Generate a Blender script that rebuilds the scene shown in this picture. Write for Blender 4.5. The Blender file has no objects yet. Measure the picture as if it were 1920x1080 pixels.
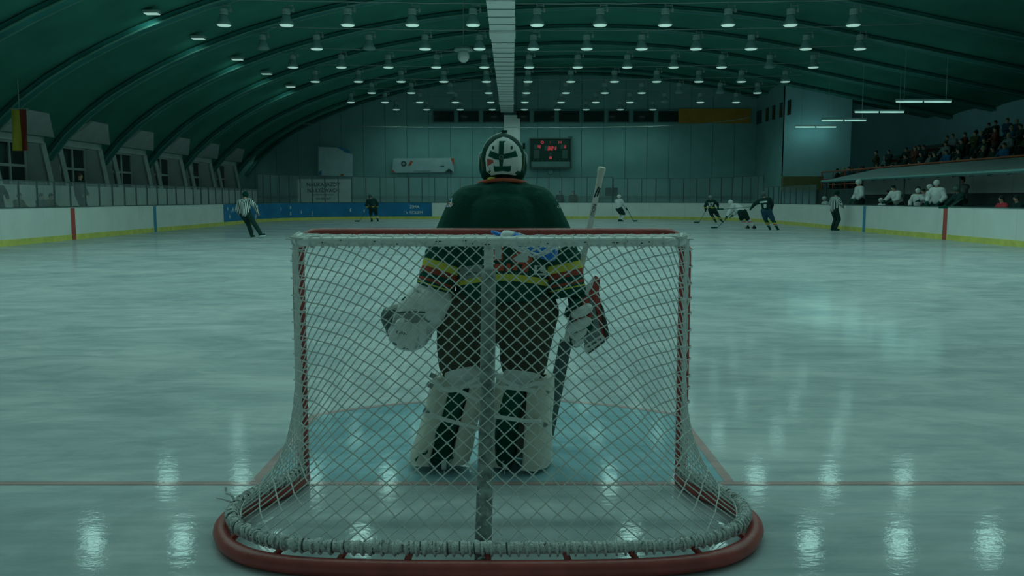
import bpy, bmesh, math, random
from mathutils import Vector, Matrix
from mathutils.bvhtree import BVHTree
random.seed(7)
PI = math.pi
S = bpy.context.scene
COL = S.collection

# ---------------------------------------------------------------- camera, world, light, exposure
F_PX, PITCH, CAM = 1631.3, 0.10276, Vector((0.0994, 0.0, 1.4245))
cam = bpy.data.objects.new('camera', bpy.data.cameras.new('camera'))
COL.objects.link(cam)
cam.location = CAM
cam.rotation_euler = (PI/2 - PITCH, 0, 0)
cam.data.sensor_width = 36.0
cam.data.lens = 36.0*F_PX/1920.0
cam.data.clip_start, cam.data.clip_end = 0.05, 300
S.camera = cam
S.view_settings.view_transform = 'Standard'
S.view_settings.look = 'None'
S.view_settings.gamma = 1.0
S.view_settings.exposure = 0.0
w = bpy.data.worlds.new('hall_ambient'); S.world = w
w.use_nodes = True
w.node_tree.nodes['Background'].inputs[0].default_value = (0.46, 1.0, 0.85, 1)
w.node_tree.nodes['Background'].inputs[1].default_value = AMBIENT = 0.12
LAMP_COLOR = (0.53, 1.0, 0.89)
LAMP_WATT = 98.0
TUBE_WATT = 9.0
LAMP_Z = 7.6

def ray(u, v):
    a, b = (u-960)/F_PX, (540-v)/F_PX
    c, s = math.cos(PITCH), math.sin(PITCH)
    return Vector((a, c + b*s, -s + b*c))
def P(u, v, Y):                      # the point at depth Y seen at photo pixel (u, v)
    q = ray(u, v); return CAM + q*(Y/q.y)
def G(u, v, z=0.0):                  # the point at height z seen at photo pixel (u, v)
    q = ray(u, v); return CAM + q*((z-CAM.z)/q.z)

# ---------------------------------------------------------------- materials
def mat(name, col, rough=0.6, spec=0.3, var=0.12, scale=6.0, bump=0.0, bscale=60.0, metal=0.0, emit=0.0, coords='Object', col2=None):
    m = bpy.data.materials.new(name); m.use_nodes = True
    nt = m.node_tree; N, L = nt.nodes, nt.links
    b = N['Principled BSDF']
    tc = N.new('ShaderNodeTexCoord')
    nz = N.new('ShaderNodeTexNoise'); nz.inputs['Scale'].default_value = scale; nz.inputs['Detail'].default_value = 4
    L.new(tc.outputs[coords], nz.inputs['Vector'])
    rp = N.new('ShaderNodeValToRGB')
    rp.color_ramp.elements[0].position, rp.color_ramp.elements[1].position = 0.3, 0.7
    c1 = tuple(c*(1-var) for c in col); c2 = col2 or tuple(min(1, c*(1+var)) for c in col)
    rp.color_ramp.elements[0].color = (*c1, 1); rp.color_ramp.elements[1].color = (*c2, 1)
    L.new(nz.outputs['Fac'], rp.inputs['Fac']); L.new(rp.outputs['Color'], b.inputs['Base Color'])
    b.inputs['Roughness'].default_value = rough
    b.inputs['Specular IOR Level'].default_value = spec
    b.inputs['Metallic'].default_value = metal
    if emit:
        L.new(rp.outputs['Color'], b.inputs['Emission Color']); b.inputs['Emission Strength'].default_value = emit
    if bump:
        n2 = N.new('ShaderNodeTexNoise'); n2.inputs['Scale'].default_value = bscale; n2.inputs['Detail'].default_value = 3
        L.new(tc.outputs[coords], n2.inputs['Vector'])
        bp = N.new('ShaderNodeBump'); bp.inputs['Strength'].default_value = bump; bp.inputs['Distance'].default_value = 0.02
        L.new(n2.outputs['Fac'], bp.inputs['Height']); L.new(bp.outputs['Normal'], b.inputs['Normal'])
    return m

def bands_mat(name, axis, bands, base, rough=0.8, origin=(0, 0, 0), bend=0.0, bump=0.25):
    """cloth with woven stripes: colour steps along a direction, bands = [(from, colour), ...] in metres"""
    m = mat(name, base, rough, 0.15, bump=bump, bscale=90)
    nt = m.node_tree; N, L = nt.nodes, nt.links
    tc = N.new('ShaderNodeTexCoord')
    sub = N.new('ShaderNodeVectorMath'); sub.operation = 'SUBTRACT'; sub.inputs[1].default_value = origin
    L.new(tc.outputs['Object'], sub.inputs[0])
    dot = N.new('ShaderNodeVectorMath'); dot.operation = 'DOT_PRODUCT'; dot.inputs[1].default_value = axis
    L.new(sub.outputs[0], dot.inputs[0])
    val = dot.outputs['Value']
    if bend:
        sp = N.new('ShaderNodeSeparateXYZ'); L.new(sub.outputs[0], sp.inputs[0])
        sq = N.new('ShaderNodeMath'); sq.operation = 'MULTIPLY'; L.new(sp.outputs['X'], sq.inputs[0]); L.new(sp.outputs['X'], sq.inputs[1])
        ma = N.new('ShaderNodeMath'); ma.operation = 'MULTIPLY_ADD'; ma.inputs[1].default_value = bend
        L.new(sq.outputs[0], ma.inputs[0]); L.new(val, ma.inputs[2]); val = ma.outputs[0]
    mr = N.new('ShaderNodeMapRange'); lo, hi = bands[0][0], bands[-1][0] + 0.05
    mr.inputs['From Min'].default_value, mr.inputs['From Max'].default_value = lo, hi
    L.new(val, mr.inputs['Value'])
    rp = N.new('ShaderNodeValToRGB'); rp.color_ramp.interpolation = 'CONSTANT'
    el = rp.color_ramp.elements
    while len(el) < len(bands): el.new(0.5)
    for e, (p, c) in zip(el, bands): e.position = (p-lo)/(hi-lo)
    for e, (p, c) in zip(el, bands): e.color = (*c, 1)
    L.new(mr.outputs[0], rp.inputs['Fac'])
    L.new(rp.outputs['Color'], N['Principled BSDF'].inputs['Base Color'])
    return m

def stripe_mat(name, c1, c2, width):
    m = mat(name, c1, 0.8, 0.15)
    nt = m.node_tree; N, L = nt.nodes, nt.links
    tc = N.new('ShaderNodeTexCoord')
    wv = N.new('ShaderNodeTexWave'); wv.wave_type = 'BANDS'; wv.bands_direction = 'X'
    wv.inputs['Scale'].default_value = PI/10/width; wv.inputs['Distortion'].default_value = 0.6; wv.inputs['Detail'].default_value = 1
    L.new(tc.outputs['Object'], wv.inputs['Vector'])
    rp = N.new('ShaderNodeValToRGB'); rp.color_ramp.interpolation = 'CONSTANT'
    rp.color_ramp.elements[0].color = (*c1, 1); rp.color_ramp.elements[1].color = (*c2, 1); rp.color_ramp.elements[1].position = 0.5
    L.new(wv.outputs['Fac'], rp.inputs['Fac']); L.new(rp.outputs['Color'], N['Principled BSDF'].inputs['Base Color'])
    return m

def ice_mat(name, col, mix=0.8):
    m = bpy.data.materials.new(name); m.use_nodes = True
    nt = m.node_tree; N, L = nt.nodes, nt.links
    b = N['Principled BSDF']
    tc = N.new('ShaderNodeTexCoord')
    def noise(scale, det, sx=1.0, sy=1.0, rot=0.0, dist=0.0, rough=0.55):
        mp = N.new('ShaderNodeMapping'); mp.inputs['Scale'].default_value = (sx, sy, 1); mp.inputs['Rotation'].default_value = (0, 0, rot)
        L.new(tc.outputs['Object'], mp.inputs['Vector'])
        n = N.new('ShaderNodeTexNoise'); n.inputs['Scale'].default_value = scale; n.inputs['Detail'].default_value = det
        n.inputs['Distortion'].default_value = dist; n.inputs['Roughness'].default_value = rough
        L.new(mp.outputs[0], n.inputs['Vector']); return n.outputs['Fac']
    def ramp(src, p0, c0, p1, c1):
        r = N.new('ShaderNodeValToRGB'); r.color_ramp.elements[0].position = p0; r.color_ramp.elements[1].position = p1
        r.color_ramp.elements[0].color = (*c0, 1); r.color_ramp.elements[1].color = (*c1, 1); L.new(src, r.inputs['Fac']); return r.outputs['Color']
    def mul(a, bb, f):
        x = N.new('ShaderNodeMix'); x.data_type = 'RGBA'; x.blend_type = 'MULTIPLY'; x.inputs['Factor'].default_value = f
        L.new(a, x.inputs['A']); L.new(bb, x.inputs['B']); return x.outputs['Result']
    big = ramp(noise(0.40, 6, 0.7, 1.0, 0.2, 1.4, 0.62), 0.34, (0.50, 0.58, 0.64), 0.62, (1, 1, 1))
    mid = ramp(noise(1.5, 8, 0.6, 1.0, -0.35, 1.8, 0.68), 0.36, (0.50, 0.60, 0.64), 0.60, (1, 1, 1))
    scr = ramp(noise(5.0, 9, 0.14, 1.3, 0.95, 1.2, 0.72), 0.40, (0.82, 0.86, 0.88), 0.56, (1, 1, 1))
    sc2 = ramp(noise(5.0, 9, 0.14, 1.3, -0.75, 1.2, 0.72), 0.40, (0.84, 0.87, 0.88), 0.55, (1, 1, 1))
    base = N.new('ShaderNodeRGB'); base.outputs[0].default_value = (*col, 1)
    c = mul(base.outputs[0], big, 0.75*mix); c = mul(c, mid, 0.6*mix); c = mul(c, scr, 0.8*mix); c = mul(c, sc2, 0.7*mix)
    L.new(c, b.inputs['Base Color'])
    b.inputs['Roughness'].default_value = 0.075
    b.inputs['Specular IOR Level'].default_value = 0.0
    bp = N.new('ShaderNodeBump'); bp.inputs['Strength'].default_value = 0.055; bp.inputs['Distance'].default_value = 0.012
    add = N.new('ShaderNodeMath'); L.new(noise(12, 2, 0.7, 1.2), add.inputs[0]); fine_ = N.new('ShaderNodeMath'); fine_.operation = 'MULTIPLY'; fine_.inputs[1].default_value = 0.30; L.new(noise(60, 2), fine_.inputs[0]); L.new(fine_.outputs[0], add.inputs[1])
    L.new(add.outputs[0], bp.inputs['Height']); L.new(bp.outputs['Normal'], b.inputs['Normal'])
    # frosted ice: a thin gloss whose grazing mirror is held back by the frost
    gl = N.new('ShaderNodeBsdfGlossy'); gl.inputs['Roughness'].default_value = 0.075; gl.inputs['Color'].default_value = (0.62, 0.62, 0.62, 1)
    fr = N.new('ShaderNodeFresnel'); fr.inputs['IOR'].default_value = 1.31
    mn = N.new('ShaderNodeMath'); mn.operation = 'MINIMUM'; mn.inputs[1].default_value = 0.32
    mx = N.new('ShaderNodeMixShader')
    L.new(bp.outputs['Normal'], gl.inputs['Normal']); L.new(bp.outputs['Normal'], fr.inputs['Normal'])
    L.new(fr.outputs[0], mn.inputs[0]); L.new(mn.outputs[0], mx.inputs[0])
    L.new(b.outputs[0], mx.inputs[1]); L.new(gl.outputs[0], mx.inputs[2]); L.new(mx.outputs[0], N['Material Output'].inputs['Surface'])
    return m

def glass_mat(name, tint, haze, gloss=0.06):
    m = bpy.data.materials.new(name); m.use_nodes = True
    nt = m.node_tree; N, L = nt.nodes, nt.links
    N.remove(N['Principled BSDF']); out = N['Material Output']
    tr = N.new('ShaderNodeBsdfTransparent'); df = N.new('ShaderNodeBsdfDiffuse'); gl = N.new('ShaderNodeBsdfGlossy')
    tr.inputs[0].default_value = (0.93, 0.95, 0.95, 1); gl.inputs['Roughness'].default_value = 0.08
    gl.inputs[0].default_value = (0.8, 0.8, 0.8, 1)
    tc = N.new('ShaderNodeTexCoord'); nz = N.new('ShaderNodeTexNoise'); nz.inputs['Scale'].default_value = 1.3; nz.inputs['Detail'].default_value = 5
    L.new(tc.outputs['Object'], nz.inputs['Vector'])
    mr = N.new('ShaderNodeMapRange'); mr.inputs['From Min'].default_value, mr.inputs['From Max'].default_value = 0.3, 0.7
    mr.inputs['To Min'].default_value, mr.inputs['To Max'].default_value = haze*0.6, haze*1.4
    L.new(nz.outputs['Fac'], mr.inputs['Value'])
    df.inputs[0].default_value = (*tint, 1)
    m1 = N.new('ShaderNodeMixShader'); L.new(mr.outputs[0], m1.inputs[0]); L.new(tr.outputs[0], m1.inputs[1]); L.new(df.outputs[0], m1.inputs[2])
    m2 = N.new('ShaderNodeMixShader'); m2.inputs[0].default_value = gloss; L.new(m1.outputs[0], m2.inputs[1]); L.new(gl.outputs[0], m2.inputs[2])
    L.new(m2.outputs[0], out.inputs['Surface'])
    return m

M = {}
M['ice'] = ice_mat('ice', (0.79, 0.78, 0.78))
M['ice_blue'] = ice_mat('crease_blue_ice', (0.46, 0.66, 0.73))
M['ice_red'] = ice_mat('red_line_ice', (0.80, 0.50, 0.48))
M['red_paint'] = mat('red_enamel', (0.42, 0.062, 0.055), 0.38, 0.5, 0.18, 9, 0.1, 40)
M['white_paint'] = mat('white_enamel', (0.85, 0.84, 0.82), 0.35, 0.5, 0.05, 14)
M['galvanised'] = mat('galvanised_steel', (0.28, 0.30, 0.29), 0.5, 0.5, 0.5, 26, 0.3, 60)
M['cord'] = mat('white_net_cord', (0.86, 0.86, 0.84), 0.85, 0.1, 0.08, 120, 0.4, 400)
M['rope'] = mat('fluffy_white_rope', (0.95, 0.94, 0.92), 0.95, 0.05, 0.12, 90, 0.9, 160)
M['twine'] = mat('dark_twine', (0.10, 0.12, 0.11), 0.9, 0.1)
M['black_cloth'] = mat('black_jersey_cloth', (0.007, 0.080, 0.058), 0.85, 0.1, 0.15, 8, 0.3, 90)
M['black'] = mat('black_gloss', (0.005, 0.055, 0.040), 0.6, 0.05, 0.1)
M['black_matt'] = mat('black_matt', (0.003, 0.090, 0.062), 0.8, 0.15, 0.1)
M['pants'] = mat('brown_black_nylon', (0.075, 0.070, 0.050), 0.75, 0.15, 0.25, 7, 0.25, 70)
M['white'] = mat('white_leather', (0.80, 0.80, 0.78), 0.5, 0.35, 0.06, 11, 0.15, 60)
M['white_cloth'] = mat('white_cloth', (0.80, 0.80, 0.80), 0.85, 0.1, 0.08, 9, 0.3, 70)
M['cream'] = mat('cream_leather', (0.70, 0.66, 0.58), 0.6, 0.3, 0.10, 10, 0.2, 60)
M['grey'] = mat('grey_plastic', (0.30, 0.32, 0.32), 0.5, 0.3, 0.1)
M['dark_grey'] = mat('dark_grey_plastic', (0.08, 0.12, 0.115), 0.5, 0.3, 0.15)
M['yellow'] = mat('yellow_cloth', (0.72, 0.62, 0.10), 0.8, 0.15, 0.1)
M['orange'] = mat('orange_red_cloth', (0.62, 0.12, 0.07), 0.8, 0.15, 0.12)
M['red_leather'] = mat('red_leather', (0.55, 0.09, 0.075), 0.5, 0.3, 0.2, 14)
M['steel'] = mat('steel', (0.6, 0.6, 0.6), 0.25, 0.5, 0.05, metal=1.0)
M['skin'] = mat('skin', (0.62, 0.36, 0.27), 0.6, 0.3, 0.05)
M['blue'] = mat('blue_plastic', (0.015, 0.20, 0.72), 0.35, 0.5, 0.08)
M['bottle_white'] = mat('white_bottle_plastic', (0.80, 0.82, 0.82), 0.4, 0.4, 0.05)
M['board'] = mat('white_rink_board', (0.84, 0.83, 0.80), 0.4, 0.4, 0.05, 1.2)
M['kick'] = mat('yellow_kick_plate', (0.72, 0.66, 0.16), 0.5, 0.3, 0.12, 3)
M['cap'] = mat('dark_cap_rail', (0.06, 0.12, 0.115), 0.5, 0.4, 0.1)
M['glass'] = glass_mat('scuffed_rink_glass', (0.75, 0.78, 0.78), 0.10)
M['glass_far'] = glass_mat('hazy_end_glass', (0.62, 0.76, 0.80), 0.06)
M['pane'] = mat('dark_window_glass', (0.012, 0.04, 0.036), 0.12, 0.5, 0.2, 2)
M['wall'] = mat('pale_painted_wall', (0.24, 0.44, 0.44), 0.8, 0.2, 0.08, 0.8)
M['wall_blue'] = mat('blue_grey_wall', (0.36, 0.58, 0.62), 0.8, 0.2, 0.08, 0.7)
M['wall_low'] = mat('grey_lower_wall', (0.15, 0.27, 0.26), 0.8, 0.2, 0.1, 0.9)
M['vault'] = mat('dark_green_membrane', (0.058, 0.235, 0.18), 0.8, 0.03, 0.15, 0.5)
M['rib'] = mat('dark_blue_arch_rib', (0.03, 0.20, 0.185), 0.6, 0.3, 0.15, 1.5)
M['lath'] = mat('grey_arch_edge', (0.12, 0.31, 0.25), 0.6, 0.3, 0.15, 1.5)
M['dormer'] = mat('white_dormer_boards', (0.50, 0.53, 0.52), 0.7, 0.2, 0.1, 1.5)
M['duct'] = mat('white_duct_sheet', (0.82, 0.82, 0.80), 0.5, 0.4, 0.06, 1.5)
M['duct_dark'] = mat('duct_seam', (0.10, 0.16, 0.15), 0.6, 0.3)
M['lamp_body'] = mat('lamp_grey_housing', (0.36, 0.46, 0.44), 0.5, 0.4, 0.1)
M['lamp_bell'] = mat('lamp_bell', (0.26, 0.42, 0.42), 0.35, 0.5, 0.1)
M['lamp_lit'] = mat('lit_lamp_lens', (0.60, 0.95, 0.82), 0.5, 0.2, 0.04, emit=0.42)
M['lamp_off'] = mat('unlit_lamp_lens', (0.25, 0.36, 0.34), 0.4, 0.4, 0.05)
M['tube_lit'] = mat('lit_fluorescent_tube', (0.56, 0.95, 0.84), 0.5, 0.2, 0.03, emit=0.40)
M['cable'] = mat('steel_cable', (0.34, 0.38, 0.37), 0.5, 0.4, 0.1)
M['orange_wall'] = mat('orange_wall_panel', (0.55, 0.24, 0.04), 0.7, 0.2, 0.1, 1.5)
M['rail'] = mat('orange_red_railing', (0.55, 0.14, 0.07), 0.5, 0.3, 0.1)
M['banner_blue'] = mat('blue_banner', (0.018, 0.20, 0.42), 0.5, 0.3, 0.15, 1.2)
M['print_white'] = mat('white_print', (0.75, 0.78, 0.78), 0.6, 0.2, 0.05)
M['print_dark'] = mat('dark_print', (0.03, 0.07, 0.065), 0.7, 0.2, 0.05)
M['poster'] = mat('white_poster', (0.48, 0.62, 0.66), 0.6, 0.2, 0.08, 1.5)
M['poster_blue'] = mat('poster_blue_print', (0.05, 0.24, 0.45), 0.6, 0.2, 0.1, 2)
M['led'] = mat('red_led', (0.42, 0.055, 0.065), 0.5, 0.2, 0.03, emit=0.42)
M['led_dim'] = mat('dim_led_window', (0.06, 0.115, 0.10), 0.4, 0.3, 0.1)
M['board_face'] = mat('scoreboard_black', (0.010, 0.045, 0.036), 0.5, 0.3, 0.1)
M['seat_stand'] = mat('stand_concrete', (0.10, 0.14, 0.135), 0.85, 0.1, 0.15, 2)
M['canopy'] = mat('grey_canopy_sheet', (0.26, 0.31, 0.31), 0.6, 0.3, 0.12, 2)
M['ochre'] = mat('ochre_panel', (0.20, 0.19, 0.08), 0.7, 0.2, 0.12)
M['flag_red'] = mat('red_flag', (0.34, 0.06, 0.045), 0.85, 0.1, 0.1)
M['flag_yellow'] = mat('yellow_flag', (0.50, 0.40, 0.06), 0.85, 0.1, 0.1)
M['ref'] = stripe_mat('black_white_striped_cloth', (0.016, 0.05, 0.042), (0.75, 0.76, 0.76), 0.052)
M['hair_dark'] = mat('dark_hair', (0.016, 0.035, 0.028), 0.7, 0.2)
M['hair_brown'] = mat('brown_hair', (0.09, 0.065, 0.04), 0.7, 0.2)
M['hair_fair'] = mat('fair_hair', (0.42, 0.34, 0.20), 0.7, 0.2)
for nm, c in dict(dark=(0.018, 0.05, 0.045), navy=(0.03, 0.08, 0.13), olive=(0.07, 0.08, 0.04), maroon=(0.16, 0.05, 0.04), grey=(0.20, 0.23, 0.23),
                  blue=(0.03, 0.15, 0.30), pale=(0.45, 0.50, 0.50), amber=(0.40, 0.26, 0.05), red=(0.62, 0.06, 0.08), brown=(0.10, 0.075, 0.05)).items():
    M['coat_'+nm] = mat(nm+'_coat_cloth', c, 0.85, 0.1, 0.12)

# ---------------------------------------------------------------- mesh helpers
class MB:
    """collects closed shapes and links them as one mesh object"""
    def __init__(s): s.v, s.f = [], []
    def add(s, vs, fs):
        o = len(s.v); s.v += [Vector(p) for p in vs]; s.f += [tuple(i+o for i in f) for f in fs]; return s
    def box(s, c, size, rot=None):
        c = Vector(c); hx, hy, hz = (k/2 for k in size)
        vs = [Vector((x*hx, y*hy, z*hz)) for z in (-1, 1) for x, y in ((-1, -1), (1, -1), (1, 1), (-1, 1))]
        if rot: vs = [rot @ p for p in vs]
        return s.add([c+p for p in vs], [(3, 2, 1, 0), (4, 5, 6, 7), (0, 1, 5, 4), (1, 2, 6, 5), (2, 3, 7, 6), (3, 0, 4, 7)])
    def tube(s, path, r, n=8, closed=False, flat=1.0, up=None):
        path = [Vector(p) for p in path]; m = len(path)
        rr = r if isinstance(r, (list, tuple)) else [r]*m
        T = []
        for i in range(m):
            a = path[i-1] if (i > 0 or closed) else path[i]
            b = path[(i+1) % m] if (i < m-1 or closed) else path[i]
            t = b-a
            T.append(t.normalized() if t.length > 1e-9 else Vector((0, 0, 1)))
        nrm = Vector(up) if up else (Vector((0, 0, 1)) if abs(T[0].z) < 0.9 else Vector((1, 0, 0)))
        vs, fs = [], []
        for i in range(m):
            nrm = (nrm - T[i]*nrm.dot(T[i]))
            nrm = nrm.normalized() if nrm.length > 1e-6 else T[i].orthogonal().normalized()
            bn = T[i].cross(nrm)
            for k in range(n):
                a = 2*PI*k/n
                vs.append(path[i] + nrm*(rr[i]*flat*math.cos(a)) + bn*(rr[i]*math.sin(a)))
        for i in range(m if closed else m-1):
            j = (i+1) % m
            for k in range(n):
                k2 = (k+1) % n
                fs.append((i*n+k, i*n+k2, j*n+k2, j*n+k))
        if not closed:
            fs.append(tuple(range(n-1, -1, -1))); fs.append(tuple((m-1)*n+k for k in range(n)))
        return s.add(vs, fs)
    def lathe(s, prof, c=(0, 0, 0), n=16, axis=None):
        """prof: (radius, height) from bottom to top, about z (or about axis)"""
        c = Vector(c); q = Vector((0, 0, 1)).rotation_difference(Vector(axis)) if axis else None
        vs, fs = [], []
        for r, z in prof:
            for k in range(n):
                a = 2*PI*k/n; p = Vector((r*math.cos(a), r*math.sin(a), z))
                vs.append(c + (q @ p if q else p))
        for i in range(len(prof)-1):
            for k in range(n):
                k2 = (k+1) % n
                fs.append((i*n+k, i*n+k2, (i+1)*n+k2, (i+1)*n+k))
        fs.append(tuple(range(n-1, -1, -1))); fs.append(tuple((len(prof)-1)*n+k for k in range(n)))
        return s.add(vs, fs)
    def prism(s, poly, d):
        """poly: 3D points of a flat outline; d: extrusion vector"""
        poly = [Vector(p) for p in poly]; d = Vector(d); n = len(poly)
        nrm = sum((poly[i].cross(poly[(i+1) % n]) for i in range(n)), Vector())
        if nrm.dot(d) > 0: poly.reverse()
        return s.add(poly+[p+d for p in poly], [tuple(range(n)), tuple(2*n-1-i for i in range(n))] +
                     [((i+1) % n, i, n+i, n+(i+1) % n) for i in range(n)])
    def ball(s, c, r, rot=None, n=14, m=9):
        c = Vector(c); r = (r, r, r) if not isinstance(r, (tuple, list)) else r
        vs = [Vector((0, 0, -r[2]))]
        for i in range(1, m):
            a = -PI/2 + PI*i/m
            for k in range(n):
                b = 2*PI*k/n; vs.append(Vector((r[0]*math.cos(a)*math.cos(b), r[1]*math.cos(a)*math.sin(b), r[2]*math.sin(a))))
        vs.append(Vector((0, 0, r[2])))
        if rot: vs = [rot @ p for p in vs]
        fs = [(0, 1+(k+1) % n, 1+k) for k in range(n)]
        for i in range(m-2):
            for k in range(n):
                k2 = (k+1) % n; fs.append((1+i*n+k, 1+i*n+k2, 1+(i+1)*n+k2, 1+(i+1)*n+k))
        t = len(vs)-1; o = 1+(m-2)*n
        fs += [(t, o+k, o+(k+1) % n) for k in range(n)]
        return s.add([c+p for p in vs], fs)
    def cap(s, a, ra, b, rb=None, n=12, flat=1.0, up=None):
        """round-ended tapered limb"""
        a, b = Vector(a), Vector(b); rb = ra if rb is None else rb
        d = (b-a); L = max(d.length, 1e-5); d = d/L
        path, rr = [], []
        for t in (80, 55, 28, 0):
            path.append(a - d*ra*math.sin(math.radians(t))); rr.append(ra*math.cos(math.radians(t)))
        for t in (0, 28, 55, 80):
            path.append(b + d*rb*math.sin(math.radians(t))); rr.append(rb*math.cos(math.radians(t)))
        return s.tube(path, rr, n, flat=flat, up=up)
    def mesh(s, name, smooth=False):
        me = bpy.data.meshes.new(name); me.from_pydata([tuple(p) for p in s.v], [], s.f); me.update()
        if smooth: me.polygons.foreach_set('use_smooth', [True]*len(me.polygons))
        return me
    def build(s, name, m, parent=None, smooth=False, off=None):
        if off is not None: s.v = [p-Vector(off) for p in s.v]
        me = s.mesh(name, smooth); me.materials.append(m)
        return link(name, me, parent)

def link(name, data, parent=None):
    o = bpy.data.objects.new(name, data); COL.objects.link(o)
    if parent is not None: o.parent = parent
    return o
def tag(o, label=None, cat=None, group=None, kind=None):
    for k, v in (('label', label), ('category', cat), ('group', group), ('kind', kind)):
        if v: o[k] = v
    return o
def thing(name, label, cat, loc=(0, 0, 0), rz=0.0, group=None):
    o = link(name, None); o.location = loc; o.rotation_euler = (0, 0, rz)
    return tag(o, label, cat, group)
def struct(name, loc=(0, 0, 0)):
    o = link(name, None); o.location = loc; o['kind'] = 'structure'; return o
def copy_tree(o, parent=None):
    c = o.copy(); COL.objects.link(c)
    if parent is not None: c.parent = parent
    for ch in KIDS(o): copy_tree(ch, c)
    return c
def KIDS(o): return [c for c in o.children]

# continuous bodies: overlapping limbs fused into one skin by a voxel remesh, baked to a mesh
TMP = bpy.data.scenes.new('bake')
def bake_graph():
    with bpy.context.temp_override(scene=TMP, view_layer=TMP.view_layers[0]):
        dg = bpy.context.evaluated_depsgraph_get(); dg.update(); return dg
def fuse(mb, voxel=0.02, smooth=4, name='skin'):
    me = mb.mesh('raw'); o = bpy.data.objects.new('raw', me); TMP.collection.objects.link(o)
    r = o.modifiers.new('r', 'REMESH'); r.mode = 'VOXEL'; r.voxel_size = voxel; r.use_smooth_shade = True
    if smooth:
        sm = o.modifiers.new('s', 'SMOOTH'); sm.factor = 0.5; sm.iterations = smooth
    dg = bake_graph()
    out = bpy.data.meshes.new_from_object(o.evaluated_get(dg)); out.name = name
    bpy.data.objects.remove(o); bpy.data.meshes.remove(me)
    out.polygons.foreach_set('use_smooth', [True]*len(out.polygons))
    return out
def blob(name, mb, m, parent=None, voxel=0.02, smooth=4, off=None):
    if off is not None: mb.v = [p-Vector(off) for p in mb.v]
    me = fuse(mb, voxel, smooth, name); me.materials.clear(); me.materials.append(m)
    return link(name, me, parent)

def glyphs(txt, height=1.0, bold=0.0):
    """flat outline mesh of a word, centred, capital height = height"""
    cu = bpy.data.curves.new('t', 'FONT'); cu.body = txt; cu.align_x = 'CENTER'; cu.offset = bold; cu.resolution_u = 3
    o = bpy.data.objects.new('t', cu); TMP.collection.objects.link(o)
    dg = bake_graph()
    me = bpy.data.meshes.new_from_object(o.evaluated_get(dg))
    k = height/0.70
    vs = [Vector((v.co.x*k, (v.co.y-0.35)*k, 0)) for v in me.vertices]; fs = [tuple(p.vertices) for p in me.polygons]
    bpy.data.objects.remove(o); bpy.data.meshes.remove(me)
    return vs, fs
def word(name, txt, height, m, parent, origin, xdir, ydir, bold=0.0, thick=0.004, sx=1.0):
    """raised lettering on a flat face"""
    vs, fs = glyphs(txt, height, bold)
    X, Y = Vector(xdir).normalized(), Vector(ydir).normalized(); Z = X.cross(Y); O = Vector(origin)
    me = bpy.data.meshes.new(name); me.from_pydata([tuple(O + X*p.x*sx + Y*p.y + Z*thick) for p in vs], [], fs); me.update(); me.materials.append(m)
    return link(name, me, parent)

def decal(name, verts2d, faces, target, m, parent, lift=0.003, only=None):
    """lay a flat print (photo pixels) onto the surface of a finished part"""
    mw = Matrix.Translation(parent.location) @ Matrix.Rotation(parent.rotation_euler.z, 4, 'Z')
    inv = mw.inverted(); c = inv @ CAM
    bv = BVHTree.FromPolygons([v.co.copy() for v in target.data.vertices], [tuple(p.vertices) for p in target.data.polygons])
    vs, ok = [], []
    for u, v in verts2d:
        d = (inv.to_3x3() @ ray(u, v)).normalized()
        h, n, i, t = bv.ray_cast(c, d)
        if h is None: vs.append(Vector((0, 0, 0))); ok.append(False)
        else: vs.append(h - d*lift); ok.append(True)
    fs = [f for f in faces if all(ok[i] for i in f)]
    if not fs: return None
    me = bpy.data.meshes.new(name); me.from_pydata([tuple(p) for p in vs], [], fs); me.update(); me.materials.append(m)
    bm = bmesh.new(); bm.from_mesh(me)
    bmesh.ops.delete(bm, geom=[v for v in bm.verts if not v.link_faces], context='VERTS')
    bm.to_mesh(me); bm.free()
    return link(name, me, parent)
def quadgrid(p00, p10, p11, p01, nx=10, ny=6):
    vs, fs = [], []
    A, B, C_, D_ = (Vector(p) for p in (p00, p10, p11, p01))
    for j in range(ny+1):
        for i in range(nx+1):
            s, t = i/nx, j/ny
            q = A.lerp(B, s).lerp(D_.lerp(C_, s), t); vs.append((q.x, q.y))
    for j in range(ny):
        for i in range(nx):
            a = j*(nx+1)+i; fs.append((a, a+1, a+nx+2, a+nx+1))
    return vs, fs
def polygrid(poly, step=2.0):
    """a filled photo-pixel outline cut into small cells so that it can follow a curved part"""
    bm = bmesh.new(); f = bm.faces.new([bm.verts.new((x, y, 0)) for x, y in poly])
    x0, x1 = min(p[0] for p in poly), max(p[0] for p in poly); y0, y1 = min(p[1] for p in poly), max(p[1] for p in poly)
    x = x0+step
    while x < x1:
        bmesh.ops.bisect_plane(bm, geom=bm.verts[:]+bm.edges[:]+bm.faces[:], plane_co=(x, 0, 0), plane_no=(1, 0, 0)); x += step
    y = y0+step
    while y < y1:
        bmesh.ops.bisect_plane(bm, geom=bm.verts[:]+bm.edges[:]+bm.faces[:], plane_co=(0, y, 0), plane_no=(0, 1, 0)); y += step
    bmesh.ops.triangulate(bm, faces=bm.faces[:])
    bm.verts.index_update()
    r = [(v.co.x, v.co.y) for v in bm.verts], [tuple(v.index for v in f.verts) for f in bm.faces]
    bm.free(); return r
def textpx(txt, u, v, h, rot=0.0, bold=0.0, sx=1.0, flip=False):
    vs, fs = glyphs(txt, h, bold); c, s = math.cos(rot), math.sin(rot)
    out = []
    for p in vs:
        x, y = p.x*sx, -p.y
        if flip: x, y = -x, -y
        out.append((u + x*c - y*s, v + x*s + y*c))
    return out, fs
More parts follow.
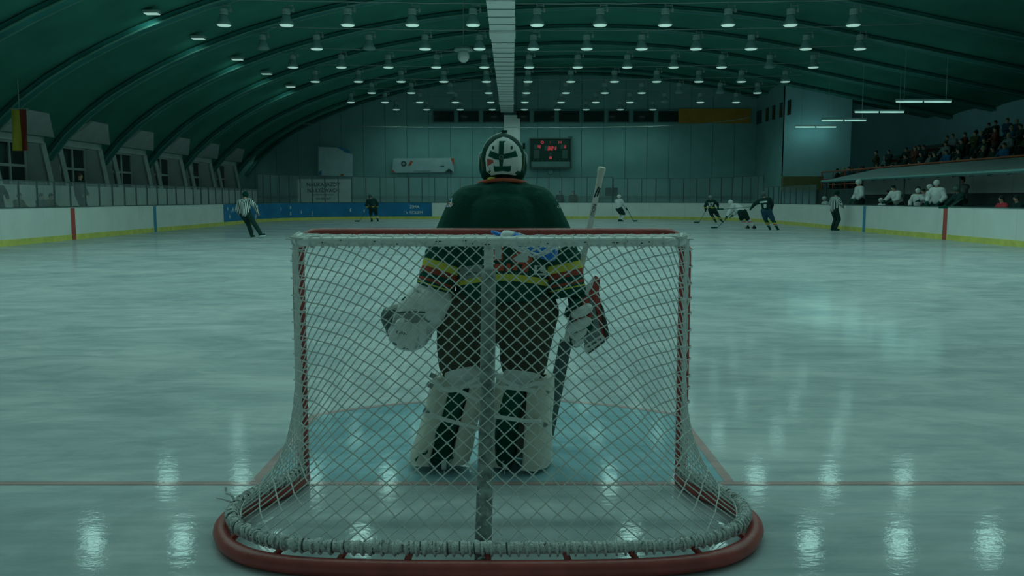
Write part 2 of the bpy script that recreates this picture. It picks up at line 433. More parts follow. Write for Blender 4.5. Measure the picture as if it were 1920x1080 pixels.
def spline(pts, n=8, closed=False):
    """smooth curve through points (Catmull-Rom)"""
    pts = [Vector(p) for p in pts]; m = len(pts); out = []
    g = lambda i: pts[i % m] if closed else (pts[i] if 0 <= i < m else (pts[0]*2-pts[1] if i < 0 else pts[-1]*2-pts[-2]))
    for i in range(m if closed else m-1):
        a, b, c, d = g(i-1), g(i), g(i+1), g(i+2)
        for k in range(n):
            t = k/n
            out.append(0.5*((2*b) + (c-a)*t + (2*a-5*b+4*c-d)*t*t + (3*b-a-3*c+d)*t**3))
    if not closed: out.append(pts[-1].copy())
    return out
def resample(path, n):
    path = [Vector(p) for p in path]; L = [0.0]
    for a, b in zip(path, path[1:]): L.append(L[-1] + (b-a).length)
    out, j = [], 0
    for i in range(n):
        s = L[-1]*i/(n-1)
        while j < len(L)-2 and L[j+1] < s: j += 1
        t = (s-L[j])/max(L[j+1]-L[j], 1e-9); out.append(path[j].lerp(path[j+1], min(1, t)))
    return out
# ---------------------------------------------------------------- hall lighting (the lamps of the hall)
GOAL_Y = 4.2435
rows_px = {32.0: [420, 537, 652, 773, 887, 1007, 1125, 1247, 1365, 1482, 1600], 37.0: [-493, 594, -692, 797, 899, 1000, 1100, 1203, 1305, 1408, 1511, 1612],
           42.1: [549, 640, 728, 818, 908, 992, 1083, 1176, 1263, 1353, -1443, 1525], 47.2: [591, 672, 752, 832, 912, 990, 1070, 1152, 1231, 1310, 1390, 1472],
           52.2: [697, 771, -844, 916, 987, 1061, 1134, 1203, -1273, -1350, 1420], 57.2: [658, 722, 787, 854, 920, 984, 1052, 1117, 1181, -1246, 1313, 1380],
           61.9: [743, 800, 863, 923, 983, 1045, 1099, 1163, 1224]}
LAMPS = []
for Y, us in rows_px.items():
    dep = Y*math.cos(PITCH) - (LAMP_Z-CAM.z)*math.sin(PITCH)
    for u in us: LAMPS.append((CAM.x + (abs(u)-960)*dep/F_PX, Y, u > 0))
def lamp_light(x, y):
    ld = LDAT; o = link('lamp_light', ld); o.location = (x, y, LAMP_Z-0.03)
LDAT = bpy.data.lights.new('lamp_light', 'SPOT')
LDAT.energy = LAMP_WATT; LDAT.color = LAMP_COLOR; LDAT.spot_size = math.radians(168); LDAT.spot_blend = 0.9; LDAT.shadow_soft_size = 0.26
for x, y, lit in LAMPS:
    if lit: lamp_light(x, y)
for y in (27.0, 22.0, 17.0, 12.0, 7.0):                 # the same rows go on above and behind the camera
    for k in range(11): lamp_light(-10.9 + 2.35*k, y)

# ---------------------------------------------------------------- setting: ice
fl = MB().box((2.0, 31, -0.06), (52, 72, 0.12)).build('floor', M['ice']); tag(fl, 'scratched pale rink ice', kind='structure')
def flat(name, poly, m, z=0.002):
    mb = MB().prism([(x, y, 0.0005) for x, y in poly], (0, 0, z)); return mb.build(name, m, fl)
gl = [(-14.9, GOAL_Y-.025), (14.9, GOAL_Y-.025), (14.9, GOAL_Y+.025), (-14.9, GOAL_Y+.025)]
def arc(r, hw, n=28):
    y0 = math.sqrt(r*r-hw*hw); a0 = math.atan2(y0, hw)
    return [(r*math.cos(a0+(PI-2*a0)*i/n), GOAL_Y+r*math.sin(a0+(PI-2*a0)*i/n)) for i in range(n+1)]
flat('crease_paint', [(-1.17, GOAL_Y+.03), (1.17, GOAL_Y+.03)] + arc(1.80, 1.17), M['ice_blue'], 0.0015)
o1, i1 = [(1.22, GOAL_Y+.026)] + arc(1.85, 1.22) + [(-1.22, GOAL_Y+.026)], [(1.17, GOAL_Y+.026)] + arc(1.80, 1.17) + [(-1.17, GOAL_Y+.026)]
mb = MB()
for i in range(len(o1)-1): mb.prism([(*i1[i], .0005), (*o1[i], .0005), (*o1[i+1], .0005), (*i1[i+1], .0005)], (0, 0, .0035))
mb.build('crease_line', M['ice_red'], fl)
flat('goal_line', gl, M['ice_red'], 0.0030)

# ---------------------------------------------------------------- rink boards and glass
HX, YE, RC, Y0 = 15.0, 60.06, 8.0, 9.0
SL = YE-RC-Y0; AL = RC*PI/2; EL = 2*(HX-RC); TOT = 2*SL+2*AL+EL
def rink(s):
    """point and outward direction at arc length s round the rink: left side, end, right side"""
    if s <= SL: return Vector((-HX, Y0+s, 0)), Vector((-1, 0, 0))
    s -= SL
    if s <= AL:
        a = PI - s/RC; n = Vector((math.cos(a), math.sin(a), 0)); return Vector((-HX+RC, YE-RC, 0))+n*RC, n
    s -= AL
    if s <= EL: return Vector((-HX+RC+s, YE, 0)), Vector((0, 1, 0))
    s -= EL
    if s <= AL:
        a = PI/2 - s/RC; n = Vector((math.cos(a), math.sin(a), 0)); return Vector((HX-RC, YE-RC, 0))+n*RC, n
    s -= AL
    return Vector((HX, YE-RC-s, 0)), Vector((1, 0, 0))
def strip(s0, s1, z0, z1, t0, t1, n=None):
    """a curved slab standing along the rink edge"""
    n = n or (1 if (s1 <= SL or s0 >= TOT-SL or (s0 >= SL+AL and s1 <= SL+AL+EL)) else 4)
    vs, fs = [], []
    for i in range(n+1):
        p, d = rink(s0+(s1-s0)*i/n)
        for t, z in ((t0, z0), (t1, z0), (t1, z1), (t0, z1)): vs.append(p+d*t+Vector((0, 0, z)))
    for i in range(n):
        for k in range(4):
            k2 = (k+1) % 4; fs.append((i*4+k, (i+1)*4+k, (i+1)*4+k2, i*4+k2))
    fs.append((0, 1, 2, 3)); o = n*4; fs.append((o+3, o+2, o+1, o))
    return MB().add(vs, fs)
BH = 1.15
boards = struct('wall_boards'); tag(boards, 'white rink boards with a yellow kick plate')
cuts = [SL*i/18 for i in range(18)] + [SL+AL*i/5 for i in range(5)] + [SL+AL+EL*i/6 for i in range(6)] + [SL+AL+EL+AL*i/5 for i in range(5)] + [SL+2*AL+EL+SL*i/18 for i in range(19)]
for a, b in zip(cuts, cuts[1:]):
    bp = strip(a+.004, b-.004, 0, BH-.03, 0.0, .07).build('board_panel', M['board'], boards)
    strip(a+.004, b-.004, 0.0, .185, -.012, .0).build('kick_plate', M['kick'], bp)
    strip(a, b, BH-.035, BH, -.012, .10).build('cap_rail', M['cap'], bp)
def s_of(Y, right=False): return (TOT-(Y-Y0)) if right else (Y-Y0)
for Y, r, m, nm in ((30.0, 0, 'ice_red', 'red'), (36.9, 0, 'blue', 'blue'), (30.0, 1, 'ice_red', 'red'), (36.9, 1, 'blue', 'blue')):
    c = s_of(Y, r)
    o = strip(c-.13, c+.13, .0, BH-.06, -.016, -.0125).build('painted_mark', M['red_leather'] if nm == 'red' else mat('blue_mark', (.05, .28, .45), .5, .3), boards)
    tag(o, 'worn %s line mark painted on the white boards' % nm)
# blue advertising wrap on the far left corner
s0, s1 = s_of(45.7), SL+AL+1.6
ban = strip(s0, s1, .19, BH-.04, -.018, -.0125, 22).build('advert_wrap', M['banner_blue'], boards); tag(ban, 'blue advert wrap with snowflakes on the corner boards')
def on_board(s, z, t=-.021):
    p, d = rink(s); return p + d*t + Vector((0, 0, z)), Vector((d.y, -d.x, 0))
def board_word(txt, s, z, h, m=None):
    vs, fs = glyphs(txt, h, 0.02)
    me = bpy.data.meshes.new('lettering'); me.from_pydata([tuple(on_board(s+p.x, z+p.y)[0]) for p in vs], [], fs); me.update(); me.materials.append(m or M['print_white'])
    link('lettering', me, ban)
board_word('ZIMA', s1-1.2, .84, .20); board_word('Z WEDLEM', s1-1.35, .45, .20)
board_word('ZIMA', s1-10.2, .84, .20); board_word('Z WEDLEM', s1-10.3, .45, .20)
rnd = random.Random(3)
for k in range(34):
    s = s0 + .4 + (s1-s0-3.2)*rnd.random(); z = .32 + .66*rnd.random(); r = .07+.10*rnd.random()
    p, t = on_board(s, z); mb = MB()
    for j in range(3):
        a = j*PI/3; q = t*math.cos(a)*r + Vector((0, 0, math.sin(a)*r)); n = (t*-math.sin(a) + Vector((0, 0, math.cos(a))))*.024
        d = rink(s)[1]*.004
        mb.prism([p-q-n, p+q-n, p+q+n, p-q+n], d)
    mb.build('snowflake', M['print_white'], ban)

glass = struct('wall_glass'); tag(glass, 'scuffed rink glass in posts above the boards')
def glaze(sa, sb, n, top, m):
    for i in range(n):
        a, b = sa+(sb-sa)*i/n, sa+(sb-sa)*(i+1)/n
        strip(a+.02, b-.02, BH+.005, top, .035, .047, 1).build('glass_pane', m, glass)
    for i in range(n+1):
        a = sa+(sb-sa)*i/n
        strip(a-.022, a+.022, BH, top+.02, .02, .07, 1).build('glass_post', M['dark_grey'], glass)
    strip(sa, sb, top, top+.03, .03, .055, n).build('glass_rail', M['dark_grey'], glass)
glaze(0, SL, 41, 1.95, M['glass'])
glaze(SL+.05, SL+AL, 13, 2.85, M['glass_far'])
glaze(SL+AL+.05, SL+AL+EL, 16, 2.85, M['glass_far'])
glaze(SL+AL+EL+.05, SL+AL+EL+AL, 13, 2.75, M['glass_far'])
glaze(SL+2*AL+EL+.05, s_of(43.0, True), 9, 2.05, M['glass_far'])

# ---------------------------------------------------------------- hall shell
CX, CA, CB, Z0 = 4.0, 24.4, 9.93, 0.57
def ceilz(x):
    if x < 14: return Z0 + CB*math.sqrt(max(0, 1-((x-CX)/CA)**2))
    z = Z0 + CB*math.sqrt(1-((14-CX)/CA)**2); return z + (6.7-z)*(x-14)/14.5
def vx(z): return CX - CA*math.sqrt(max(0, 1-((z-Z0)/CB)**2))
ceil = struct('ceiling'); tag(ceil, 'dark arched membrane roof on arch ribs')
RIBS = [22+5*k for k in range(9)] + [64.5]
XS = [-19.2, -18.8, -18.2, -17.4, -16.4, -15, -13, -11, -9, -7, -5, -3, -1, 1, 3, 5, 7, 9, 11, 13, 14, 17, 20, 23, 26, 28.5]
def profile(zlow):
    pts = [(vx(zlow), zlow)] + [(x, ceilz(x)) for x in XS if ceilz(x) > zlow+.12 or x > 0]
    n = 40; path = resample([(x, 0, z) for x, z in pts], n); return [(p.x, p.z) for p in path]
for i in range(-1, len(RIBS)-1):
    ya, yb = (17.0, 22.0) if i < 0 else (RIBS[i], RIBS[i+1])
    n = 10; vs, fs = [], []
    for k in range(n+1):
        y = ya+(yb-ya)*k/n; q = abs(y-(ya+yb)/2)
        qs = y-(ya+yb)/2; zl = 3.3 + 1.4*min(1, max(0, (2.5-qs)/2.5 if qs > 0 else (2.5+qs)/1.1)); bul = .18*(1-(2*(k/n)-1)**2)
        pr = profile(zl)
        for x, z in pr: vs.append((x, y, z+bul*(.2 if z < 4.8 else 1)))
    m_ = 40
    for k in range(n):
        for j in range(m_-1): fs.append((k*m_+j, k*m_+j+1, (k+1)*m_+j+1, (k+1)*m_+j))
    MB().add(vs, fs).build('membrane_bay', M['vault'], ceil, True)
for y in RIBS:
    pr = profile(3.2); vs, fs = [], []
    for x, z in pr:
        vs += [(x+.02, y-.22, z-.02), (x+.10, y-.22, z-.20), (x+.10, y+.22, z-.20), (x+.02, y+.22, z-.02)]
    for j in range(len(pr)-1):
        for k in range(4): k2 = (k+1) % 4; fs.append((j*4+k, j*4+k2, (j+1)*4+k2, (j+1)*4+k))
    rb = MB().add(vs, fs).build('arch_rib', M['rib'], ceil)
    for dy in (-.25, .25):
        MB().tube([(x+.11, y+dy, z-.19) for x, z in pr], .04, 5).build('rib_edge', M['lath'], rb)

# far end wall: vertical cladding strips under the arch
wf = struct('wall_far'); tag(wf, 'pale clad end wall under the arch')
x = -20.4
while x < 17.9:
    x2 = min(x+1.6, 18.0); a, b = x+.012, x2-.012
    MB().prism([(a, 64.5, 0), (b, 64.5, 0), (b, 64.5, max(3.2, ceilz(b)+.15)), (a, 64.5, max(3.2, ceilz(a)+.15))], (0, .2, 0)).build('cladding_strip', M['wall'], wf)
    x = x2
MB().box((-1.2, 64.75, 5), (38.4, .1, 12)).build('wall_backing', M['wall_low'], wf)
def wall_at(u, v, Y=64.5): return P(u, v, Y)
# window band: openings with frames
for k in range(10):
    u0 = 812 + 46.6*k + (2 if k > 2 else 0)
    a, b = wall_at(u0, 229.5, 64.4), wall_at(u0+40, 207, 64.4)
    if k == 3: a.x += .5
    wn = struct('window_%d' % (k+1)); tag(wn, 'dark square window high in the end wall')
    fr = MB(); t = .07
    for c, sz in (((a.x+b.x)/2, a.z), ((a.x+b.x)/2, b.z)): fr.box((c, 64.44, sz), (b.x-a.x+t, .12, t))
    for xx in (a.x, b.x): fr.box((xx, 64.44, (a.z+b.z)/2), (t, .12, b.z-a.z-t))
    fr.build('window_frame', M['wall_low'], wn)
    MB().box(((a.x+b.x)/2, 64.47, (a.z+b.z)/2), (b.x-a.x-t, .03, b.z-a.z-t)).build('window_pane', M['pane'], wn)
a, b = wall_at(1272, 231, 64.4), wall_at(1408, 204, 64.4)
op = MB().box(((a.x+b.x)/2, 64.42, (a.z+b.z)/2), (b.x-a.x, .1, b.z-a.z)).build('trim_1', M['orange_wall']); tag(op, 'orange panel beside the high windows', kind='structure')
a, b = wall_at(945, 372, 63.9), wall_at(975, 222, 63.9)
pl = MB().box(((a.x+b.x)/2, 64.2, b.z/2), (b.x-a.x, .6, b.z)).box(((a.x+b.x)/2-.1, 64.15, b.z+.12), (b.x-a.x-.2, .5, .24)).build('pillar', M['duct']); tag(pl, 'pale pillar against the end wall', kind='structure')
lw = MB()
lw.box((-1.2, 64.35, 1.55), (38, .12, .08)); lw.build('trim_2', M['wall_low'])['kind'] = 'structure'

# right end block and right side
wr = struct('wall_right'); tag(wr, 'blue grey end block and side wall of the stand')
MB().box((18.15, 61.3, 4.8), (.3, 6.6, 9.6)).build('block_side', M['wall'], wr)
MB().box((20.2, 58.1, 4.7), (4.4, .3, 9.4)).build('block_front', M['wall_blue'], wr)
MB().box((25.5, 60.5, 4.5), (6.4, .3, 9.0)).build('stand_end_wall', M['wall_blue'], wr)
MB().box((28.6, 41, 4.0), (.3, 40, 8.0)).build('stand_back_wall', M['wall_blue'], wr)
for k in range(6):
    p = P([1411, 1422, 1434.5, 1446.5, 1460, 1475][k], 0, 60).x
    Y = 18.0*F_PX/([1411, 1422, 1434.5, 1446.5, 1460, 1475][k]-960)
    Y = min(64.3, Y); MB().box((17.98, Y, 7.25), (.06, .55, .95)).build('vent_opening', M['pane'], wr)
MB().box((19.2, 57.7, 2.4), (2.6, .5, .9)).build('trim_3', M['ochre'])['kind'] = 'structure'
wl = struct('wall_left'); tag(wl, 'pale low side wall below the vault')
for k in range(12):
    MB().box((-20.6, 9.5+5*k, 2.1), (.25, 4.96, 4.2)).build('wall_panel', M['wall_low'], wl)
for k in range(27):
    MB().box((-18.35, 8.75+2.05*k, 1.24), (.12, 2.03, 1.38)).build('low_panel', M['board'], wl)
wk = MB().box((-17.8, 36, .28), (5.3, 56, .55)).build('walkway', M['seat_stand']); tag(wk, 'raised walkway behind the left boards', kind='structure')

# dormer windows along the left vault
for k in range(6):
    yc = 34.5+5*k; wd = struct('window_%d' % (11+k), (0, yc, 0)); tag(wd, 'white dormer window cut into the left vault')
    hood = [(vx(3.92)+.16, -1.9, 3.92), (vx(3.92)+.16, 1.9, 3.92), (vx(4.72)+.16, .05, 4.72), (vx(4.72)+.16, -1.35, 4.72)]
    MB().prism(hood, (-.12, 0, .05)).build('dormer_hood', M['dormer'], wd)
    MB().box((-19.25, 0, 3.79), (.14, 3.84, .26)).build('fascia', M['dormer'], wd)
    for s in (-1, 1):
        MB().prism([(-20.45, 1.83*s, .55), (-19.0, 1.83*s, .55), (-19.45, 1.83*s, 3.7), (-20.45, 1.83*s, 3.7)], (0, .05*s, 0)).build('cheek', M['dormer'], wd)
        MB().tube([(-18.75, 1.85*s, .56), (-19.3, 1.85*s, 3.72)], .13, 4).build('strut', M['dormer'], wd)
    MB().box((-20.02, 0, 2.3), (.06, 3.5, 2.9)).build('window_pane', M['pane'], wd)
    fr = MB()
    for y in (-1.72, -.58, .58, 1.72): fr.box((-19.97, y, 2.3), (.08, .10, 2.9))
    for z in (.9, 2.75, 3.7): fr.box((-19.965, 0, z), (.07, 3.5, .11))
    fr.build('window_frame', M['dormer'], wd)

# ---------------------------------------------------------------- ventilation duct under the crown of the vault
dz = 7.62; dx = -.26
du = thing('ventilation_duct', 'long white ribbed ventilation duct hanging under the vault along the hall', 'duct', (dx, 22, dz))
y, i = 22.0, 0
while y < 64.1:
    if any(abs(y+.6-c) < .62 for c in (33.6, 57.6)):
        un = MB().box((0, y+.62-22, .22), (.98, 1.2, .62)).build('diffuser_box', M['duct'], du)
        for kx in (-.34, 0, .34):
            ring = MB().tube([(kx+.13*math.cos(2*PI*j/14), y-22-.012, .20+.13*math.sin(2*PI*j/14)) for j in range(14)], .022, 6, True).build('nozzle', M['duct_dark'], un)
    else:
        MB().box((0, y+.62-22, .25), (.92, 1.17, .5)).build('duct_panel', M['duct'], du)
    MB().box((0, y-22, .25), (.95, .05, .53)).build('duct_seam', M['duct_dark'], du)
    y += 1.24
for yy in range(22, 64, 5):
    for hx_ in (-.4, .4): MB().tube([(hx_, yy-22, .5), (hx_, yy-22, ceilz(dx)-dz)], .012, 5).build('hanger', M['cable'], du)

# ---------------------------------------------------------------- lamps
def make_lamp(lit):
    t = thing('hanging_lamp', 'lit bell-shaped lamp hanging from a cable under the dark vault' if lit else 'unlit bell-shaped lamp hanging among the lit ones', 'lamp', (0, 0, 0), 0,
              'lit hall lamps' if lit else 'unlit hall lamps')
    MB().lathe([(.13, .36), (.15, .38), (.15, .56), (.10, .60)], n=12).build('ballast_housing', M['lamp_body'], t, False)
    MB().lathe([(.255, .0), (.27, .02), (.20, .16), (.14, .30), (.13, .36)], n=16).build('bell', M['lamp_bell'], t, True)
    MB().lathe([(.10, -.045), (.21, -.03), (.25, .0)], n=16).build('lens', M['lamp_lit'] if lit else M['lamp_off'], t, True)
    h = MB().tube([(.0, 0, .6), (.0, 0, .74)], .02, 6).box((.26, 0, .52), (.07, .07, .12)).tube([(.15, 0, .5), (.24, 0, .52)], .015, 5).tube([(.26, 0, .56), (.24, 0, .73)], .012, 5).tube([(-.02, 0, .68), (.26, 0, .68)], .012, 5)
    h.build('hanger', M['cable'], t)
    return t
L1, L0 = make_lamp(True), make_lamp(False); first = {True: L1, False: L0}; rnd = random.Random(5)
used = {True: False, False: False}
ORD = 'first second third fourth fifth sixth seventh eighth ninth tenth eleventh twelfth thirteenth fourteenth fifteenth sixteenth'.split()
for x, y, lit in LAMPS:
    o = first[lit] if not used[lit] else copy_tree(first[lit]); used[lit] = True
    o.location = (x, y, LAMP_Z); o.rotation_euler.z = rnd.uniform(-.15, .15)
    rn_ = list(rows_px).index(y); same = sorted(l[0] for l in LAMPS if l[1] == y)
    o['label'] = '%s bell-shaped lamp, %s from the left in the %s row of hanging lamps' % ('lit' if lit else 'unlit', ORD[same.index(x)], ['nearest', 'second', 'third', 'fourth', 'fifth', 'sixth', 'farthest'][rn_])
for i, Y in enumerate(rows_px):
    pts = [(xx, Y, LAMP_Z+.745+.10*(abs(xx-1.5)/13)**2*2 + .012*math.sin(xx*2.7)) for xx in [-10.9+1.0*j for j in range(29)]]
    xe = pts[0]; c = MB().tube(pts, .018, 5).build('support_cable', M['cable'])
    tag(c, ['steel cable carrying the nearest row of bell lamps', 'steel cable carrying the second nearest row of bell lamps', 'steel cable carrying the third row of bell lamps',
            'steel cable carrying the fourth row of bell lamps', 'steel cable carrying the fifth row of bell lamps', 'steel cable carrying the sixth row of bell lamps',
            'steel cable carrying the farthest row of bell lamps'][i], 'cable', 'lamp cables')
# flat lamps by the left flank of the vault, washing the ribs
for i, (u, v, Y) in enumerate(((285, 26, 27.0), (372, 73, 31.3), (445, 112, 35.8), (500, 139, 40.2), (545, 163, 44.6))):
    Y = 18.0
    while (lambda q: q.z < ceilz(q.x)-.14)(P(u, v, Y)): Y += .05
    p = P(u, v, Y); t = thing('flood_lamp', 'flat flood lamp washing the left ribs, %s from the camera' % ['nearest', 'second', 'third', 'fourth', 'fifth'][i], 'lamp', p, 0, 'left flood lamps')
    MB().box((0, 0, .06), (.52, .34, .10)).build('lamp_housing', M['lamp_body'], t); MB().box((0, 0, 0), (.46, .28, .03)).build('lens', M['lamp_lit'], t)
    MB().tube([(0, 0, .1), (0, 0, ceilz(p.x)-p.z)], .015, 5).build('hanger', M['cable'], t)
    ld = bpy.data.lights.new('flood_light', 'SPOT'); ld.energy = 22; ld.color = LAMP_COLOR; ld.spot_size = math.radians(130); ld.spot_blend = .8; ld.shadow_soft_size = .15
    lo = link('flood_light', ld); lo.location = p + Vector((-.1, .2, -.06)); lo.rotation_euler = (math.radians(38), 0, math.radians(40))
# loose cable slung across the end wall
pts = [P(u, v, 62.5) for u, v in ((487, 222), (560, 231), (640, 236), (760, 238.5), (900, 239), (1050, 239.5), (1180, 238), (1290, 234), (1370, 226), (1408, 219))]
tag(MB().tube(spline(pts, 5), .03, 5).build('slung_cable', M['cable']), 'thin pale cable slung across the end wall below the windows', 'cable')
# globe speaker
p = P(869, 96, 38.0)
t = thing('hanging_speaker', 'white globe speaker with a cap hanging among the lamps', 'speaker', p)
MB().lathe([(.40, 0), (.42, .06), (.36, .14), (.10, .16)], n=16).build('cap', M['lamp_body'], t); MB().ball((0, 0, -.22), (.25, .25, .26)).build('globe', M['duct'], t, True)
MB().tube([(0, 0, .15), (0, 0, ceilz(p.x)-p.z)], .02, 5).build('hanger', M['cable'], t)

# fluorescent tubes over the stand
for i, (Y, nm) in enumerate(((57.0, 'farthest'), (52.2, 'second farthest'), (47.2, 'third farthest'), (42.2, 'nearest'))):
    z = CAM.z + .2345*20.0 - .1
    t = thing('fluorescent_light', '%s pair of fluorescent tubes over the stand' % nm, 'light', (20.0, Y, z), 0, 'stand tube lights')
    for s in (0, 1):
        MB().box((-.95+1.36*s, 0, .07), (1.28, .16, .08)).build('tube_housing', M['lamp_body'], t)
        MB().tube([(-1.57+1.36*s, 0, 0), (-.33+1.36*s, 0, 0)], .055, 8).build('tube', M['tube_lit'], t)
    for hx_ in (-1.2, .8): MB().tube([(hx_, 0, .1), (hx_, 0, ceilz(20+hx_)-z)], .012, 5).build('hanger', M['lamp_body'], t)
    for s in (0, 1):
        ld = bpy.data.lights.new('tube_light', 'POINT'); ld.shadow_soft_size = .8; ld.energy = TUBE_WATT; ld.color = (.42, 1.0, .95)
        lo = link('tube_light', ld); lo.location = (20-.95+1.36*s, Y, z-.20)

# ---------------------------------------------------------------- scoreboard
SB = 64.25
a, b = P(993, 315, SB), P(1071, 260, SB); W_, H_ = b.x-a.x, b.z-a.z
sb = thing('scoreboard', 'black scoreboard with red digits reading 4, 3:21 and 1 on the end wall', 'scoreboard', ((a.x+b.x)/2, SB, (a.z+b.z)/2))
MB().box((0, 0, 0), (W_, .25, H_)).build('case', M['board_face'], sb)
fr = MB()
for s in (-1, 1): fr.box((s*W_/2, -.05, 0), (.09, .32, H_+.1)); fr.box((0, -.05, s*H_/2), (W_-.09, .32, .09))
fr.build('rim', M['dark_grey'], sb)
def sp(u, v, y=-.14): p = P(u, v, SB-.13); return Vector((p.x-(a.x+b.x)/2, y, p.z-(a.z+b.z)/2))
def px(u0, v0, u1, v1, nm, m, y=-.135, th=.02):
    p, q = sp(u0, v1), sp(u1, v0); return MB().box(((p.x+q.x)/2, y, (p.z+q.z)/2), (q.x-p.x, th, q.z-p.z)).build(nm, m, sb)
px(1001.5, 271.5, 1013, 279, 'score_window', M['led_dim']); px(1051, 271.5, 1062, 279, 'score_window', M['led_dim']); px(1021, 274, 1044, 282, 'time_window', M['led_dim'])
px(1001, 281, 1011, 297, 'penalty_window', M['led_dim']); px(1054, 281, 1064, 297, 'penalty_window', M['led_dim']); px(996, 303, 1069, 313, 'advert_strip', M['wall_low'])
SEG = {'3': 'abcdg', '2': 'abged', '1': 'bc', '4': 'fgbc'}
def digit(ch, u, v, w, h, nm='digit'):
    mb = MB(); sl = .12*w
    def pt(x, y): return sp(u+(x-.5)*w - (y-.5)*sl*2.2, v+(y-.5)*h, -.155)
    t = .34*w; th = .30*w
    bars = dict(a=((0, 0), (1, 0)), g=((0, .5), (1, .5)), d=((0, 1), (1, 1)), f=((0, 0), (0, .5)), b=((1, 0), (1, .5)), e=((0, .5), (0, 1)), c=((1, .5), (1, 1)))
    for s in SEG[ch]:
        p, q = bars[s]; mb.tube([pt(*p), pt(*q)], .055, 4)
    return mb.build(nm, M['led'], sb)
digit('4', 1010.6, 275.2, 3.4, 5.6); digit('1', 1058, 275.2, 3.4, 5.6)
digit('3', 1029, 278.2, 3.4, 5.8); digit('2', 1035, 278.2, 3.4, 5.8); digit('1', 1040, 278.2, 3.4, 5.8)
for v in (276.6, 279.8): px(1031.7, v-.5, 1032.7, v+.5, 'colon_dot', M['led'], -.15)
c = sp(1016.7, 266.8); MB().tube([(c.x+.085*math.cos(2*PI*j/12), -.15, c.z+.085*math.sin(2*PI*j/12)) for j in range(12)], .038, 5, True).build('team_letter', M['led'], sb)
c = sp(1050, 266.8); MB().tube([(c.x-.09, -.15, c.z+.1), (c.x-.09, -.15, c.z-.1), (c.x, -.15, c.z+.02), (c.x+.09, -.15, c.z-.1), (c.x+.09, -.15, c.z+.1)], .034, 5).build('team_letter', M['led'], sb)
for v in (265.4, 268.2): px(1031, v-.5, 1032, v+.5, 'colon_dot', M['led'], -.15)
px(1029.5, 293.3, 1034.8, 298, 'period_light', M['led'], -.15, .05); px(1031.2, 286.5, 1033.5, 290.8, 'period_digit', M['led_dim'])
for k in range(9): u = 1000+8.1*k; px(u, 299.3, u+1.3, 301.6, 'player_number_mark', M['led_dim'])
MB().box(sp(1069.5, 258, 0), (.3, .1, .16)).build('mast_box', M['dark_grey'], sb)
p = P(1032, 322, 64.42)
ck = thing('wall_clock', 'small round pale wall clock under the scoreboard', 'clock', p)
MB().lathe([(.20, 0), (.21, .03), (.19, .06)], axis=(0, -1, 0), n=20).build('face', M['wall'], ck); MB().tube([(.2*math.cos(2*PI*j/20), -.05, .2*math.sin(2*PI*j/20)) for j in range(20)], .022, 5, True).build('rim', M['wall_low'], ck)
# posters on the end wall and the sign behind the glass
def sheet(name, label, pts, Y, m, cat='banner', th=.03):
    ps = [P(u, v, Y) for u, v in pts]; c = sum(ps, Vector())/len(ps)
    t = thing(name, label, cat, c); MB().prism([p-c for p in ps], (0, th, 0)).build('sheet', m, t); return t, c
po, c = sheet('torn_poster', 'white poster with a bitten blue corner hung on the end wall above the skating sign', [(597, 275), (634, 277), (644, 283), (650, 287), (661, 289), (661, 331), (597, 329)], 63.2, M['poster'])
for pts in ([(632, 276.5), (641, 277), (652, 281), (659, 286), (650, 287), (644, 283)], [(598, 322), (603, 319), (603, 328), (598, 328)]):
    MB().prism([P(u, v, 63.16)-c for u, v in pts], (0, .03, 0)).build('blue_print', M['poster_blue'], po)
MB().prism([P(u, v, 63.16)-c for u, v in [(637, 328), (642, 326), (645, 328), (641, 330)]], (0, .03, 0)).build('orange_print', M['orange'], po)
for uv in ((604, 273), (655, 287)): q = P(*uv, 63.25)-c; MB().tube([q, q+Vector((0, 1.2, .3))], .02, 5).build('cord', M['cable'], po)
bn, c = sheet('wide_banner', 'wide white banner with round emblems and a dark hill on the end wall', [(738, 297), (851, 296), (851, 323), (734, 324)], 64.3, M['poster'])
def bpoly(pts, nm, m): MB().prism([P(u, v, 64.27)-c for u, v in pts], (0, .02, 0)).build(nm, m, bn)
def circ(u, v, r, n=12): return [(u+r*math.cos(2*PI*j/n), v+r*math.sin(2*PI*j/n)) for j in range(n)]
bpoly(circ(757, 307, 5.2), 'round_emblem', M['dark_grey']); bpoly(circ(757, 307, 2.6), 'round_emblem', M['poster'])
bpoly([(765, 311), (770, 301), (774, 303), (770, 310)], 'star_emblem', M['orange']); bpoly([(834, 322.6), (842, 316), (850, 322.6)], 'hill_print', M['print_dark'])
bpoly([(845, 297), (851, 296.4), (851, 311)], 'red_corner', M['orange']); bpoly([(736, 318), (734, 323.5), (741, 323)], 'red_corner', M['orange'])
bpoly([(826, 311), (833, 311), (833, 312), (826, 312)], 'print_line', M['print_dark']); bpoly([(775, 320), (808, 320), (808, 321.2), (775, 321.2)], 'print_line', M['grey'])
sg, c = sheet('skating_sign', 'white sign reading NAUKA JAZDY NA LYZWACH behind the corner glass', [(558, 336), (658, 336), (658, 379), (558, 379)], 61.2, M['print_white'], 'sign', .06)
def sgn(txt, v, hpx, sx=1.0):
    p = P(606, v, 61.18)-c; word('lettering', txt, hpx*.0376, M['print_dark'], sg, p, (1, 0, 0), (0, 0, 1), .02, .004, sx)
sgn('NAUKA JAZDY', 345.7, 7.0, .93); sgn('NA ŁYŻWACH', 356.8, 7.0, .9); sgn('DLA DZIECI W WIEKU 4-10 LAT', 365, 2.2, .93); sgn('505 055 067', 372.5, 3.8, 1.0)
for u in (566, 650): q = P(u, 379, 61.22)-c; MB().box((q.x, .03, (-(c.z)+q.z)/2), (.06, .06, q.z+c.z)).build('post', M['dark_grey'], sg)
